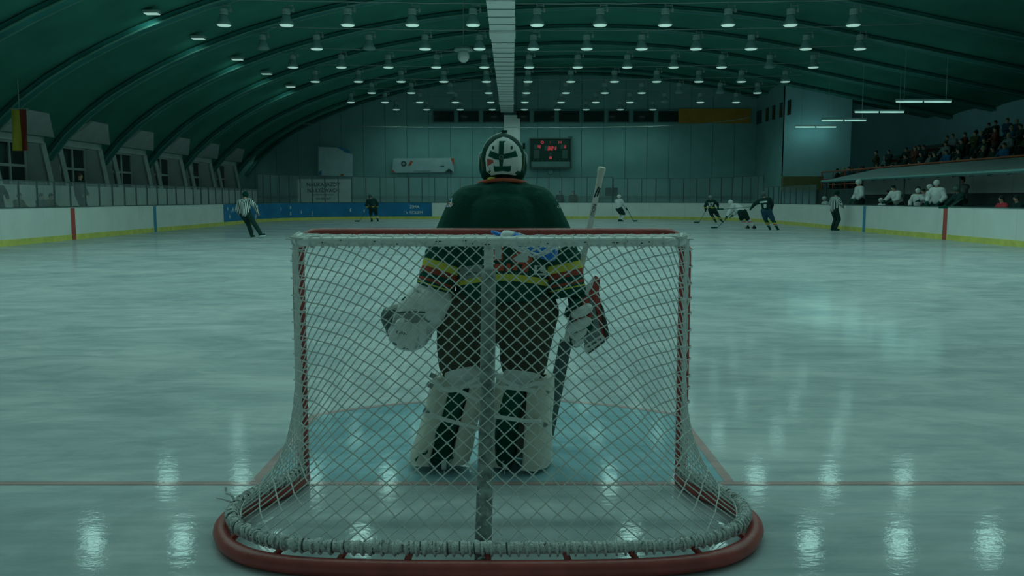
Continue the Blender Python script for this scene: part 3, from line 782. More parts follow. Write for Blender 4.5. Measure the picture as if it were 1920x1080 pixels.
# twin dark hatches in the lower end wall
p, q = P(1134, 370, 64.4), P(1159, 352, 64.4)
ht = struct('door_1', ((p.x+q.x)/2, 64.4, 0)); tag(ht, 'pair of dark hatches in the lower end wall')
for s in (-1, 1): MB().box((s*(q.x-p.x)/4, 0, (p.z+q.z)/2), ((q.x-p.x)/2-.06, .1, q.z-p.z)).build('hatch_leaf', M['pane'], ht)
# flag at the left
p = P(36, 205, 31.0)
fg = thing('hanging_flag', 'red and yellow flag hanging over the left walkway', 'flag', p)
def flagpart(x0, x1, m, nm):
    n = 10; H = (280-205)/F_PX*31.2; vs, fs = [], []
    for i in range(n+1):
        for j in range(5):
            x = x0+(x1-x0)*i/n; zz = -H*j/4; yy = .07*math.sin(x*14+j*.6)*(j/4)
            vs += [(x, yy, zz), (x, yy+.015, zz)]
    for i in range(n):
        for j in range(4):
            q = (i*5+j)*2; r = q+10; fs += [(q, q+2, r+2, r), (q+1, r+1, r+3, q+3)]
    MB().add(vs, fs).build(nm, m, fg, True)
flagpart(-.28, .0, M['flag_yellow'], 'yellow_field'); flagpart(0, .24, M['flag_red'], 'red_field')
MB().tube([(-.35, 0, .02), (.3, 0, .02)], .02, 6).tube([(0, 0, .02), (0, 0, ceilz(p.x)-p.z+.05)], .012, 5).build('pole', M['cable'], fg)

# ---------------------------------------------------------------- stand and benches on the right
for k in range(6):
    o = MB().box((20.85+1.25*k, 41.5, (2.0+.55*k)/2), (1.25, 33, 2.0+.55*k)).build('stand_step', M['seat_stand']); o['kind'] = 'structure'
rl = thing('stand_railing', 'orange red railing along the front of the spectator stand', 'railing', (20.28, 41.5, 2.0))
for z, r in ((1.1, .045), (.62, .03), (.3, .03)): MB().tube([(0, -16, z), (0, 15.6, z)], r, 6).build('rail', M['rail'], rl)
for k in range(17): MB().tube([(0, -16+1.975*k, 0), (0, -16+1.975*k, 1.1)], .035, 6).build('post', M['rail'], rl)
bw = struct('wall_bench'); tag(bw, 'bench back wall with a dark dado and white band')
for k in range(8):
    MB().box((18.7, 25.5+2.75*k, .8), (.2, 2.73, 1.6)).build('dado_panel', M['seat_stand'], bw); MB().box((18.7, 25.5+2.75*k, 1.98), (.2, 2.73, .72)).build('band_panel', M['board'], bw)
cn = thing('bench_canopy', 'sloping grey sheet canopy over the players benches', 'canopy', (18.4, 35.5, 0))
MB().prism([(-1.35, -12, 2.30), (1.7, -12, 2.98), (1.7, 12.5, 2.98), (-1.35, 12.5, 2.30)], (0, 0, .05)).build('sheet', M['canopy'], cn)
for k in range(20): MB().tube([(-1.35, -11.8+1.26*k, 2.27), (1.7, -11.8+1.26*k, 2.95)], .05, 4).build('purlin', M['dark_grey'], cn)
for k in range(6): MB().tube([(-1.25, -11.5+4.7*k, 0), (-1.25, -11.5+4.7*k, 2.3)], .05, 6).build('post', M['dark_grey'], cn)
MB().tube([(-1.35, -12, 2.33), (-1.35, 12.5, 2.33)], .07, 4).build('gutter', M['wall'], cn)
tag(MB().box((3.5, 62.1, .09), (9, 2.6, .18)).build('step_platform', M['seat_stand']), 'low platform behind the end boards', kind='structure')
bf = MB().box((16.9, 36, .15), (3.4, 27, .3)).build('bench_floor', M['seat_stand']); bf['kind'] = 'structure'
be = thing('players_bench', 'long grey players bench behind the right boards', 'bench', (17.5, 34, .3))
MB().box((0, 0, .42), (.4, 20, .06)).build('seat', M['canopy'], be)
for k in range(9): MB().box((0, -9.5+2.37*k, .195), (.3, .08, .39)).build('leg', M['dark_grey'], be)
# ---------------------------------------------------------------- hockey goal
goal = thing('hockey_goal', 'red framed hockey goal with white net, nearest thing on the ice, seen from behind', 'goal', (0, GOAL_Y, 0))
def mirror(pts): return pts + [(-p[0], *p[1:]) for p in reversed(pts[:-1])]
def arcpts(c, r, a0, a1, n, ax, ay):
    c, ax, ay = Vector(c), Vector(ax), Vector(ay)
    return [c + ax*r*math.cos(a0+(a1-a0)*i/n) + ay*r*math.sin(a0+(a1-a0)*i/n) for i in range(n+1)]
r_ = .10
fp = [Vector((-.945, 0, 0.0))] + [Vector((-.945, 0, z)) for z in (.4, .8)] + arcpts((-.945+r_, 0, 1.25-r_), r_, PI, PI/2, 6, (1, 0, 0), (0, 0, 1))
fp = fp + [Vector((-p.x, p.y, p.z)) for p in reversed(fp)]
MB().tube(fp, .030, 14).build('front_frame', M['red_paint'], goal, True)
tf = [(-.925, -.02, 1.238), (-.895, -.20, 1.236), (-.868, -.33, 1.235), (-.825, -.395, 1.235), (-.74, -.42, 1.235), (-.4, -.42, 1.235), (0, -.42, 1.235)]
TOPC = spline(mirror(tf), 8)
MB().tube(TOPC, .021, 10).build('top_shelf_bar', M['white_paint'], goal, True)
bp = [(-.945, -.0, .035), (-.955, -.10, .035), (-1.011, -.249, .035), (-1.094, -.393, .035), (-1.137, -.547, .035), (-1.128, -.69, .035), (-1.07, -.828, .035), (-1.0, -.92, .035),
      (-.891, -1.0, .035), (-.712, -1.06, .035), (-.424, -1.088, .035), (0, -1.095, .035)]
BASEC = spline(mirror(bp), 8)
MB().tube(BASEC, .0345, 12).build('base_frame', M['red_paint'], goal, True)
lp = [(-.935, -.045, .07), (-.985, -.25, .085), (-1.06, -.41, .085), (-1.095, -.56, .085), (-1.083, -.69, .085), (-1.02, -.82, .085), (-.95, -.89, .085), (-.85, -.965, .085), (-.70, -1.02, .085), (-.42, -1.045, .085), (0, -1.05, .085)]
LACE = spline(mirror(lp), 10)
MB().tube(LACE, .009, 8).build('lacing_rod', M['white_paint'], goal, True)
lr = resample(LACE, 260)
bl = resample(BASEC, 260)
for i in [18, 40, 58, 76, 93, 110, 130, 150, 167, 184, 202, 220, 242]:
    MB().tube([bl[i], lr[i]], .013, 6).build('rod_peg', M['red_paint'], goal)
# rope laced over the rod: fat twisted turns with dark twine between them
rr = resample(LACE, 900); rnd = random.Random(11); rad = []; lumps = []
for i, p in enumerate(rr):
    s = i*0.0052; lump = .5+.5*math.cos(2*PI*s/.062); side = 1.0 if p.x < 0.05 else .55
    rad.append(.0165 + .0075*side*lump + .0035*rnd.random())
MB().tube([p + Vector((.003*rnd.uniform(-1, 1), .003*rnd.uniform(-1, 1), .017 + .003*rnd.uniform(-1, 1))) for p in rr], rad, 10).build('lacing_rope', M['rope'], goal, True)
def turns(name, path, step, r, thick, m, skip=None, tilt=.35):
    mb = MB(); n = len(path); i = step/2
    while i < n-2:
        k = int(i); p = path[k]; t = (path[min(k+2, n-1)]-path[max(k-2, 0)]).normalized()
        a = Vector((0, 0, 1)); a = (a - t*a.dot(t)).normalized() if abs(t.z) < .9 else Vector((0, 1, 0)); b = t.cross(a)
        if not skip or not skip(p): mb.tube([p + a*r*math.cos(2*PI*j/9) + b*r*math.sin(2*PI*j/9) + t*(j-4)*thick*tilt for j in range(9)], thick, 5)
        i += step*rnd.uniform(.75, 1.25)
    return mb.build(name, m, goal, True)
turns('lacing_twine', [p+Vector((0, 0, .016)) for p in rr], 12, .0235, .0035, M['twine'], lambda p: p.x > 0.1)['kind'] = 'stuff'
turns('lacing_wrap', [p+Vector((0, 0, .012)) for p in rr], 9, .026, .005, M['rope'])
mbf = MB()
for i in range(150):
    p = rr[rnd.randrange(8, 892)] + Vector((0, 0, .03)); q = p + Vector((rnd.uniform(-.03, .03), rnd.uniform(-.03, .03), rnd.uniform(.0, .022))); mbf.tube([p, (p+q)/2+Vector((0, 0, .006)), q], .0022, 4)
mbf.tube(spline([(-1.09, -.58, .10), (-1.13, -.56, .14), (-1.16, -.52, .13), (-1.17, -.50, .15)], 4), .006, 5).tube(spline([(-1.09, -.58, .10), (-1.14, -.60, .13), (-1.19, -.55, .12)], 4), .005, 5)
mbf.build('frayed_ends', M['rope'], goal)['kind'] = 'stuff'

# net body between top shelf and lacing rod
NU, NV = 44.0, 21.5
TN = 200
T_, B_ = resample([Vector((-.952, .004, 1.245))] + [p + Vector((0, 0, .012)) + (Vector((p.x, 0, 0)).normalized()*.016 if abs(p.x) > .8 else Vector((0, -.018, 0))) for p in TOPC] + [Vector((.952, .004, 1.245))], TN+1), resample(LACE, TN+1)
def sm(a, b, x): t = min(1, max(0, (x-a)/(b-a))); return t*t*(3-2*t)
def at(arr, f):
    x = min(max(f, 0), 1)*TN; i = min(int(x), TN-1); return arr[i].lerp(arr[i+1], x-i)
def netpt(u, v):
    """u across 0..NU, v down 0..NV"""
    f, t = u/NU, v/NV; a, b = at(T_, f), at(B_, f); c = abs(2*f-1)
    e = 3.0 + 3.6*sm(.40, .72, c); w = t**e
    p = Vector((a.x+(b.x-a.x)*w, a.y+(b.y-a.y)*w, a.z+(b.z-a.z)*t))
    belly = math.sin(PI*t)*.025*(1-c)
    return p + Vector((0, -belly + .006*math.sin(u*1.7+v*.9), 0))
def hump(u):
    c = min(abs(2*u/NU-1), .86); k = abs(2*u/NU-1)-c; return -(NU/2)*(.70*(c/.70)**2.4/2.4 + k*(.86/.70)**1.4)
def net_lines():
    mb = MB(); rn = random.Random(2)
    for fam in (1, -1):
        for k in range(-60, 100):
            run = []
            for i in range(int(NU*3)+1):
                u = i/3
                v = fam*(u-NU/2) + k - hump(u)*1.0 - 6
                if 0 <= v <= NV: run.append((u, v))
                elif run: 
                    if len(run) > 1: yield run
                    run = []
            if len(run) > 1: yield run
net = MB(); rn = random.Random(2)
knots = MB()
for run in net_lines():
    # fine steps where the strand is steep
    fine = []
    for (u0, v0), (u1, v1) in zip(run, run[1:]):
        m_ = max(1, int(abs(v1-v0)/.5))
        for j in range(m_): fine.append((u0+(u1-u0)*j/m_, v0+(v1-v0)*j/m_))
    fine.append(run[-1])
    net.tube([netpt(u, v) + Vector((rn.uniform(-1, 1), rn.uniform(-1, 1), rn.uniform(-1, 1)))*.0012 for u, v in fine], .0029, 5)
nb = net.build('back_net', M['cord'], goal, True)
# knots where strands cross
def cross():
    for a in range(-60, 100):
        for b in range(-60, 100):
            # u - NU/2 + a = -(u-NU/2) + b
            u = NU/2 + (b-a)/2
            if 1 < u < NU-1:
                v = (u-NU/2) + a - hump(u) - 6
                if 0.3 < v < NV-.3: yield u, v
kn = MB()
for u, v in cross():
    kn.ball(netpt(u, v), .0048, n=6, m=4)
tag(kn.build('net_knots', M['cord'], goal, True), kind='stuff')
# net over the top shelf, sagging under the bottle
def toppt(a, b):
    x = (a-.5)*1.84; y = -.425*b - .0; bx = math.exp(-((x-.22)/.13)**2-((y+.27)/.13)**2)
    e = 1-min(1, max(0, (abs(x)-.80)/.12))
    return Vector((x*(1-.03*b), y, 1.250-.006*b - .012*math.sin(PI*b)*math.sin(PI*a) - .080*bx))
tn = MB(); na, nb_ = 34, 8
for fam in (1, -1):
    for k in range(-nb_-1, na+nb_+1):
        run = []
        for j in range(nb_*2+1):
            b = j/(nb_*2); a = (k + fam*b*nb_ + (0 if fam > 0 else 0))/na
            if 0 <= a <= 1: run.append(toppt(a, b) + Vector((rn.uniform(-1, 1)*.003, rn.uniform(-1, 1)*.003, rn.uniform(-.5, 1)*.004)))
        if len(run) > 1: tn.tube(run, .0031, 5)
for k in range(5):
    tn.tube([(x*.046-.88, -.40+.02*rn.uniform(-1, 1), 1.250+.008*rn.uniform(-.3, 1)) for x in range(39)], .0036, 5)
for k in range(4):
    tn.tube([(x*.046-.88, -.10-.07*k+.02*rn.uniform(-1, 1), 1.244+.008*rn.uniform(-.5, 1) - (.07*math.exp(-((x*.046-.88-.22)/.13)**2) if k > 1 else 0)) for x in range(39)], .003, 5)
tn.build('top_net', M['cord'], goal, True)
# strands bunched down each post and loops round post and bars
for s in (-1, 1):
    mb = MB()
    for k in range(3):
        mb.tube([(s*(.945 + .008*math.sin(z*9+k*1.7) + .006*(k-1)), -.034-.005*(k % 3), .10+z*.046) for z in range(26)], .0048, 5)
    mb.tube([(s*(.945+.004*math.sin(z*5.)), -.036, .10+z*.023) for z in range(51)], [.007+.005*rn.random() for _ in range(51)], 6)
    mb.build('post_lacing', M['cord'], goal, True)
    post = [Vector((s*.945, -.004, .10+.012*i)) for i in range(96)]
    mb = MB(); i = 3
    while i < 94:
        p = post[i]; rr0 = .036
        mb.tube([p+Vector((rr0*math.cos(a*PI/5), -.004+rr0*math.sin(a*PI/5), .004*math.sin(a*1.3))) for a in range(10)], .0038, 5, True); i += rn.randrange(5, 8)
    mb.build('post_loops', M['cord'], goal, True)['kind'] = 'stuff'
ts = resample(TOPC, 150)
turns('bar_loops', ts, 3.4, .0255, .0032, M['cord'])['kind'] = 'stuff'
mb = MB()
for i in range(16):
    p = ts[rn.randrange(30, 120)]; mb.ball(p+Vector((0, -.0195, rn.uniform(-.012, .008))), (.005+.012*rn.random()*(i % 3 == 0), .004, .003), n=8, m=5)
mb.build('paint_chips', M['twine'], goal)['kind'] = 'stuff'
# centre support
pole = [netpt(NU/2, NV*t)+Vector((-.003-.010*t, .045, 0)) for t in [i/24 for i in range(25)]]; pole[-1].z = .03
cut = 3
MB().tube([Vector((0, -.405, 1.24))] + pole[:cut+1], .021, 10).build('pole_top', M['white_paint'], goal, True)
MB().tube(pole[cut:], [.033]*(25-cut), 12).build('centre_pole', M['galvanised'], goal, True)
turns('pole_loops', resample(pole[:cut+2], 60), 9, .0255, .003, M['cord'])
MB().tube([pole[-1]+Vector((0, .02, 0)), Vector((-.012, -1.07, .035))], .026, 8).build('pole_foot', M['galvanised'], goal, True)

# ---------------------------------------------------------------- water bottle lying on the net
a, b = P(921, 434, 4.10), P(1041, 478, 3.965); ax = (b-a); L_ = ax.length; axn = ax.normalized()
bt = thing('water_bottle', 'blue squeeze water bottle with a white shoulder lying on top of the net', 'bottle', a)
k = L_/.34
MB().lathe([(.006, 0), (.009, .012*k), (.011, .05*k), (.016, .056*k)], axis=axn, n=12).build('nozzle', M['blue'], bt, True)
MB().lathe([(.016, .056*k), (.026, .062*k), (.034, .085*k), (.0365, .112*k), (.0365, .122*k)], axis=axn, n=18).build('shoulder', M['bottle_white'], bt, True)
bd = MB().lathe([(.0365, .122*k), (.037, .13*k), (.037, .19*k), (.0335, .205*k), (.0335, .225*k), (.037, .24*k), (.037, .325*k), (.031, .34*k)], axis=axn, n=20).build('body', M['blue'], bt, True)
for w in (-.35, -.15):
    c, s = math.cos(-PI/2+w-.1), math.sin(-PI/2+w-.1); e1 = axn.cross(Vector((0, 0, 1))).normalized(); e2 = e1.cross(axn)
    d = (e1*math.sin(w+.3) + e2*math.cos(w+.3))
    if d.y > 0: d = (-e1*math.sin(w+.3) + e2*math.cos(w+.3))
    MB().tube([axn*(.135*k)+d*.0372, axn*(.19*k)+d*.0372], .0022, 5).build('white_stripe', M['bottle_white'], bt)

# ---------------------------------------------------------------- goalie
GR = Vector((0.04, 4.45, 0))
gk = thing('person', 'goaltender in black jersey and striped cuffs standing in front of the net, back turned', 'person', GR)
def Q(u, v, Y): return P(u, v, Y)-GR
hd = Q(943, 297, 4.66)
body = MB().ball(hd, (.082, .10, .115)).cap(Q(943, 330, 4.65), .058, Q(943, 370, 4.65), .06).cap(Q(900, 392, 4.58), .085, Q(986, 392, 4.58), .085)
body.ball(hd+Vector((0, .10, -.02)), (.015, .022, .02)).ball(hd+Vector((-.085, 0, -.01)), (.014, .025, .035)).ball(hd+Vector((.085, 0, -.01)), (.014, .025, .035)).ball(hd+Vector((0, .05, -.09)), (.05, .05, .04))
body.cap(Q(943, 440, 4.60), .13, Q(943, 540, 4.56), .13)
for s, el, ha in ((-1, (826, 480, 4.55), (785, 590, 4.50)), (1, (1056, 490, 4.55), (1090, 595, 4.52))):
    sh = Q(943+s*70, 395, 4.58); body.cap(sh, .07, Q(*el), .055).cap(Q(*el), .052, Q(*ha), .035)
for s, hp, kn_, an in ((-1, (890, 570, 4.55), (862, 715, 4.52), (826, 855, 4.50)), (1, (985, 570, 4.55), (970, 715, 4.52), (946, 862, 4.49))):
    body.cap(Q(*hp), .085, Q(*kn_), .060).cap(Q(*kn_), .055, Q(*an), .038).cap(Q(*an), .04, Q(*an)+Vector((s*.03, .16, -.03)), .035)
blob('body', body, M['skin'], gk, .014, 4)
# jersey
zc = Q(952, 521, 4.36).z
jm = bands_mat('goalie_jersey', (0, 0, 1), [(zc-.30, (.007, .080, .058)), (zc-.016, (.72, .62, .10)), (zc+.018, (.007, .080, .058))], (.007, .080, .058), bend=.72, origin=(.01, 0, 0))
js = MB()
sp_ = [(943, 366, 4.60, .17), (943, 385, 4.60, .235), (943, 415, 4.60, .262), (943, 455, 4.59, .265), (943, 500, 4.56, .258), (944, 540, 4.55, .250), (944, 560, 4.55, .246)]
js.tube([Q(u, v, Y) for u, v, Y, r in sp_], [r for *_, r in sp_], 22, flat=.74, up=(0, 1, 0))
js.ball(Q(943, 372, 4.585), (.15, .115, .085)).ball(Q(943, 352, 4.61), (.085, .085, .05)); js.cap(Q(884, 387, 4.60), .115, Q(1002, 387, 4.60), .115).cap(Q(908, 362, 4.63), .066, Q(978, 362, 4.63), .066).cap(Q(922, 352, 4.635), .062, Q(965, 352, 4.635), .062).ball(Q(943, 420, 4.53), (.20, .14, .17))
AL_ = [(880, 394, 4.59, .122), (858, 440, 4.57, .118), (832, 490, 4.54, .106)]; AR_ = [(1006, 394, 4.59, .122), (1030, 440, 4.57, .118), (1052, 490, 4.54, .104)]
for arm in (AL_, AR_):
    for p, q in zip(arm, arm[1:]): js.cap(Q(*p[:3]), p[3], Q(*q[:3]), q[3], 16)
jersey = blob('jersey', js, jm, gk, .0085, 6)
blk, yel, ora = (.007, .080, .058), (.72, .62, .10), (.40, .075, .05)
for s, p0, p1, r0, r1 in ((-1, (836, 478, 4.54), (815, 543, 4.51), .108, .100), (1, (1050, 478, 4.54), (1066, 556, 4.52), .106, .098)):
    a, b = Q(*p0), Q(*p1); ax_ = (b-a).normalized()
    sm_ = bands_mat('goalie_cuff', tuple(ax_), [(-.2, blk), (.048, yel), (.088, ora), (.118, blk), (.145, ora), (.160, blk), (.172, yel), (.178, blk)], blk, origin=tuple(a))
    mbs = MB().tube(resample([a, b], 12), [r0+(r1-r0)*i/11+.004*math.sin(i*2.1) for i in range(12)], 22)
    blob('sleeve', mbs, sm_, jersey, .0075, 3)
# collar
cl = MB().tube([Q(u, v, Y) for u, v, Y in ((898, 343, 4.70), (908, 341, 4.60), (922, 338, 4.555), (943, 336.5, 4.545), (962, 338, 4.555), (978, 341, 4.60), (986, 343, 4.70))], .010, 8)
cl.build('collar', M['orange'], gk, True)
MB().tube([Q(915, 336, 4.565), Q(921, 335, 4.557), Q(928, 335, 4.553)], .008, 6).build('collar_tab', M['yellow'], gk, True)
def jd(nm, poly, m, lift=.004, tgt=None, step=4.0):
    vs, fs = polygrid(poly, step); return decal(nm, vs, fs, tgt or jersey, m, gk, lift)
def jt(nm, txt, u, v, h, m, rot=0.0, lift=.005, tgt=None, bold=0.0, sx=1.0, flip=False):
    vs, fs = textpx(txt, u, v, h, rot, bold, sx, flip); return decal(nm, vs, fs, tgt or jersey, m, gk, lift)
# printed marks on the jersey back and sleeves
jd('number_print', [(925, 452), (943, 452), (943, 489), (924, 488)], M['orange'], .003); jd('number_print', [(928, 454), (940, 454), (940, 486), (927, 485)], M['print_white'], .005)
jd('number_print', [(956, 484), (975, 470), (962, 452), (985, 450), (998, 462), (994, 474), (999, 488), (990, 497), (966, 495)], M['orange'], .003)
jd('number_print', [(961, 485), (978, 474), (970, 456), (984, 455), (993, 463), (988, 474), (992, 486), (987, 492), (968, 491)], M['print_white'], .005)
for pts in ([(927, 495), (945, 494), (945, 508), (926, 508)], [(950, 494), (958, 494), (957, 508), (948, 508)], [(961, 497), (971, 494), (970, 507), (961, 507)], [(975, 508), (982, 493), (994, 496), (989, 510)]): jd('orange_lettering', pts, M['orange'], .003)
for j, ch in enumerate('SEVEN EUROPE'):
    if ch != ' ': jt('back_lettering', ch, 935+5.4*j, 512.5+.015*(j-4)**2, 3.0, M['grey'])
jd('sponsor_patch', [(861, 502), (897, 496), (905, 497), (903, 518), (862, 527)], M['grey'], .003); jt('sponsor_lettering', 'ket the', 884, 512, 5.2, M['print_dark'], -.16)
jd('sponsor_patch', [(1002, 497), (1022, 499), (1026, 517), (1001, 515)], M['print_white'], .003); jd('sponsor_emblem', [(1008, 500), (1014, 500), (1012, 508), (1020, 512), (1006, 513)], M['print_dark'], .005)
jd('sponsor_patch', [(803, 467), (808, 469), (806, 476), (797, 472)], M['print_white'], .004)
jd('shoulder_patch', [(833, 388), (838, 372), (844, 363), (848, 366), (847, 379), (849, 384), (846, 388)], M['print_white'], .003)
jd('shoulder_patch', [(836, 380), (840, 370), (844, 365), (846.5, 369), (846, 376), (839, 378)], M['blue'], .005)
jt('shoulder_lettering', 'PRINT', 841, 381.5, 5.2, M['orange'], .28, .006); jd('shoulder_patch', [(832, 386), (837, 383), (842, 385), (840, 388)], M['blue'], .005)
jt('sleeve_lettering', 'zs', 1046, 373, 6.5, M['print_white'], 1.1); jt('sleeve_lettering', 'oo', 1050, 386, 7.0, M['print_white'], -.15)
# helmet
hm = MB().ball(Q(943, 297, 4.665), (.116, .135, .130), n=28, m=18)
for s in (-1, 1): hm.ball(Q(943+s*37.5, 311, 4.70), (.022, .055, .060))
hm.cap(Q(915, 326, 4.64), .040, Q(971, 326, 4.64), .040).cap(Q(920, 318, 4.75), .05, Q(966, 318, 4.75), .05)
helmet = blob('mask', hm, M['black'], gk, .006, 4)
ed = MB().tube(spline([Q(u, v, 4.715) for u, v in ((905, 327), (899.5, 312), (899, 291), (904, 286), (909, 273), (920, 259), (943, 249.5), (966, 259), (977, 272), (983, 286), (987, 292), (986, 312), (981, 330))], 5), .0042, 6)
ed.build('mask_edge', M['white'], gk, True)
hx = lambda pts: [(880+x/10.285, 240+y/10.285) for x, y in pts]
plate = jd('back_plate', hx([(650, 180), (520, 230), (400, 340), (335, 470), (318, 600), (335, 830), (430, 910), (540, 888), (640, 880), (760, 888), (880, 910), (985, 850), (1005, 700), (1000, 500), (950, 380), (850, 270), (750, 205)]), M['white'], .010, helmet, 2.5)
so = plate.modifiers.new('t', 'SOLIDIFY'); so.thickness = .006; so.offset = 0
for nm, pts, m in (('plate_print', [(575, 250), (698, 250), (690, 266), (668, 270), (660, 480), (655, 640), (640, 740), (585, 740), (575, 640), (566, 500)], 'black_matt'),
                   ('plate_print', [(405, 435), (560, 500), (600, 520), (600, 620), (500, 605), (360, 540)], 'black_matt'), ('plate_print', [(620, 510), (800, 475), (890, 430), (938, 545), (820, 575), (640, 600)], 'black_matt'),
                   ('plate_print', [(470, 720), (500, 740), (640, 735), (770, 735), (805, 725), (800, 830), (760, 845), (640, 830), (500, 845), (475, 825)], 'black_matt'),
                   ('plate_print', [(375, 755), (400, 800), (425, 880), (420, 905), (345, 835), (385, 790)], 'black_matt'), ('plate_print', [(930, 760), (920, 800), (985, 850), (940, 905), (870, 880)], 'black_matt'),
                   ('red_print', [(338, 590), (460, 620), (465, 665), (345, 745)], 'red_leather')):
    jd(nm, hx(pts), M[m], .015, helmet, 3)
for cx_ in (458, 818): jd('vent_hole', hx([(cx_+22*math.cos(2*PI*j/10), 380+34*math.sin(2*PI*j/10)) for j in range(10)]), M['black_matt'], .015, helmet, 20)
for j in range(12):
    a0, a1 = 2*PI*j/12, 2*PI*(j+1)/12
    jd('emblem_ring', hx([(618+r*math.cos(a), 563+r*math.sin(a)) for r, a in ((44, a0), (44, a1), (34, a1), (34, a0))]), M['grey'], .018, helmet, 20)
jt('emblem_lettering', 'NHL', 940.1, 294.8, 2.6, M['grey'], -.5, .018, helmet)
MB().box(Q(945.5, 246.5, 4.68), (.030, .03, .012)).build('mask_clip', M['black'], gk); MB().box(Q(982.5, 274, 4.70), (.012, .03, .03)).build('mask_clip', M['black'], gk)
for s, u in ((-1, 905), (1, 981)): MB().tube([Q(u, 292, 4.645), Q(u+s*.6, 305, 4.64), Q(u-s*2, 325, 4.64)], .0065, 6).build('mask_strap', M['ochre'], gk, True)
# pants
pt_ = MB().cap(Q(897, 585, 4.54), .165, Q(990, 585, 4.54), .165, 18, .9, (0, 1, 0)).cap(Q(872, 595, 4.54), .152, Q(864, 660, 4.53), .128, 18).cap(Q(990, 595, 4.54), .157, Q(983, 660, 4.53), .132, 18)
pt_.cap(Q(864, 660, 4.53), .120, Q(862, 676, 4.52), .118, 18).cap(Q(983, 660, 4.53), .130, Q(982, 676, 4.52), .128, 18)
pants = blob('pants', pt_, M['pants'], gk, .010, 6)
jt('pants_lettering', 'BAUER', 983, 661, 6.5, M['dark_grey'], -.03, .004, pants, .01, 1.25); jt('pants_lettering', 'PRO', 951, 545, 6.0, M['dark_grey'], 0, .004, pants)
# leg pads, calves, straps, skates
OUT = [(-.048, -.118), (-.125, -.105), (-.163, -.02), (-.155, .11), (-.09, .165), (.09, .165), (.155, .11), (.163, -.02), (.125, -.105), (.048, -.118)]
INN = [(.052, -.078), (.098, -.062), (.115, -.01), (.11, .085), (-.11, .085), (-.115, -.01), (-.098, -.062), (-.052, -.078)]
def pad(top, bot, yaw, k, mirror_=1):
    a, b = Q(*top), Q(*bot); vs, fs = [], []; prof = OUT+INN; n = len(prof)
    st = [(0, .92), (.12, 1.0), (.35, .98), (.6, .98), (.82, 1.05), (.95, 1.08), (1.0, 1.02)]
    c, s = math.cos(yaw), math.sin(yaw)
    for t, g in st:
        q = a.lerp(b, t)
        for x, y in prof:
            x, y = x*g*k, y*g*k
            vs.append(q + Vector((x*c-y*s, x*s+y*c, 0)))
    for i in range(len(st)-1):
        for j in range(n): j2 = (j+1) % n; fs.append((i*n+j, i*n+j2, (i+1)*n+j2, (i+1)*n+j))
    m_ = len(OUT)
    def capf(o, fl):
        qs = []
        pair = {0: 17, 1: 16, 2: 15, 3: 14, 4: 14, 5: 13, 6: 13, 7: 12, 8: 11, 9: 10}
        for j in range(m_-1):
            f = [o+j, o+j+1, o+pair[j+1], o+pair[j]]
            f = list(dict.fromkeys(f)); qs.append(tuple(f if not fl else f[::-1]))
        return qs
    fs += capf(0, False) + capf((len(st)-1)*n, True)
    o = MB().add(vs, fs).build('leg_pad', M['cream'], gk, True)
    sb_ = o.modifiers.new('s', 'SUBSURF'); sb_.levels = sb_.render_levels = 2
    return o
padL = pad((866, 705, 4.52), (824, 862, 4.50), .06, .98); padR = pad((983, 705, 4.52), (972, 868, 4.50), -.34, 1.0)
for nm, a, b, c in (('L', (858, 728, 4.47), (838, 800, 4.46), (822, 855, 4.46)), ('R', (966, 728, 4.47), (950, 800, 4.455), (944, 862, 4.45))):
    blob('leg_wrap', MB().cap(Q(*a), .064, Q(*b), .062).cap(Q(*b), .062, Q(*c), .052), M['black_matt'], gk, .01, 4)
for u, v in ((868, 703), (978, 703)):
    blob('knee_guard', MB().ball(Q(u, v, 4.47), (.10, .085, .075)).ball(Q(u-10, v+10, 4.44), (.05, .05, .05)), M['white_cloth'], gk, .012, 4)
def strap(pts, wdt=.011):
    pp = spline([Q(*p) for p in pts], 6); MB().tube(pp, wdt, 8, flat=.22, up=(0, 1, 0)).build('pad_strap', M['white'], gk, True)
strap([(796, 777, 4.36), (815, 781, 4.345), (850, 791, 4.335), (880, 799, 4.345), (898, 804, 4.37)]); strap([(922, 780, 4.36), (950, 784, 4.335), (985, 789, 4.345), (1015, 790, 4.385)])
strap([(818, 716, 4.40), (836, 731, 4.355), (858, 730, 4.345), (880, 718, 4.355), (900, 708, 4.38)]); strap([(822, 731, 4.40), (850, 727, 4.35), (903, 722, 4.38)]); strap([(850, 728, 4.345), (872, 738, 4.34), (900, 753, 4.37)])
strap([(928, 703, 4.38), (950, 716, 4.345), (975, 726, 4.34), (1005, 737, 4.38)]); strap([(928, 724, 4.38), (965, 728, 4.335), (1003, 732, 4.365)]); strap([(975, 728, 4.335), (1000, 720, 4.36), (1025, 716, 4.41)])
bk = MB()
for u, v, Y in ((812, 705, 4.42), (806, 722, 4.42), (800, 771, 4.38), (1024, 735, 4.43), (1020, 795, 4.42)): bk.box(Q(u, v, Y), (.035, .02, .022), Matrix.Rotation(.5, 3, 'Y'))
bk.build('strap_buckle', M['grey'], gk)
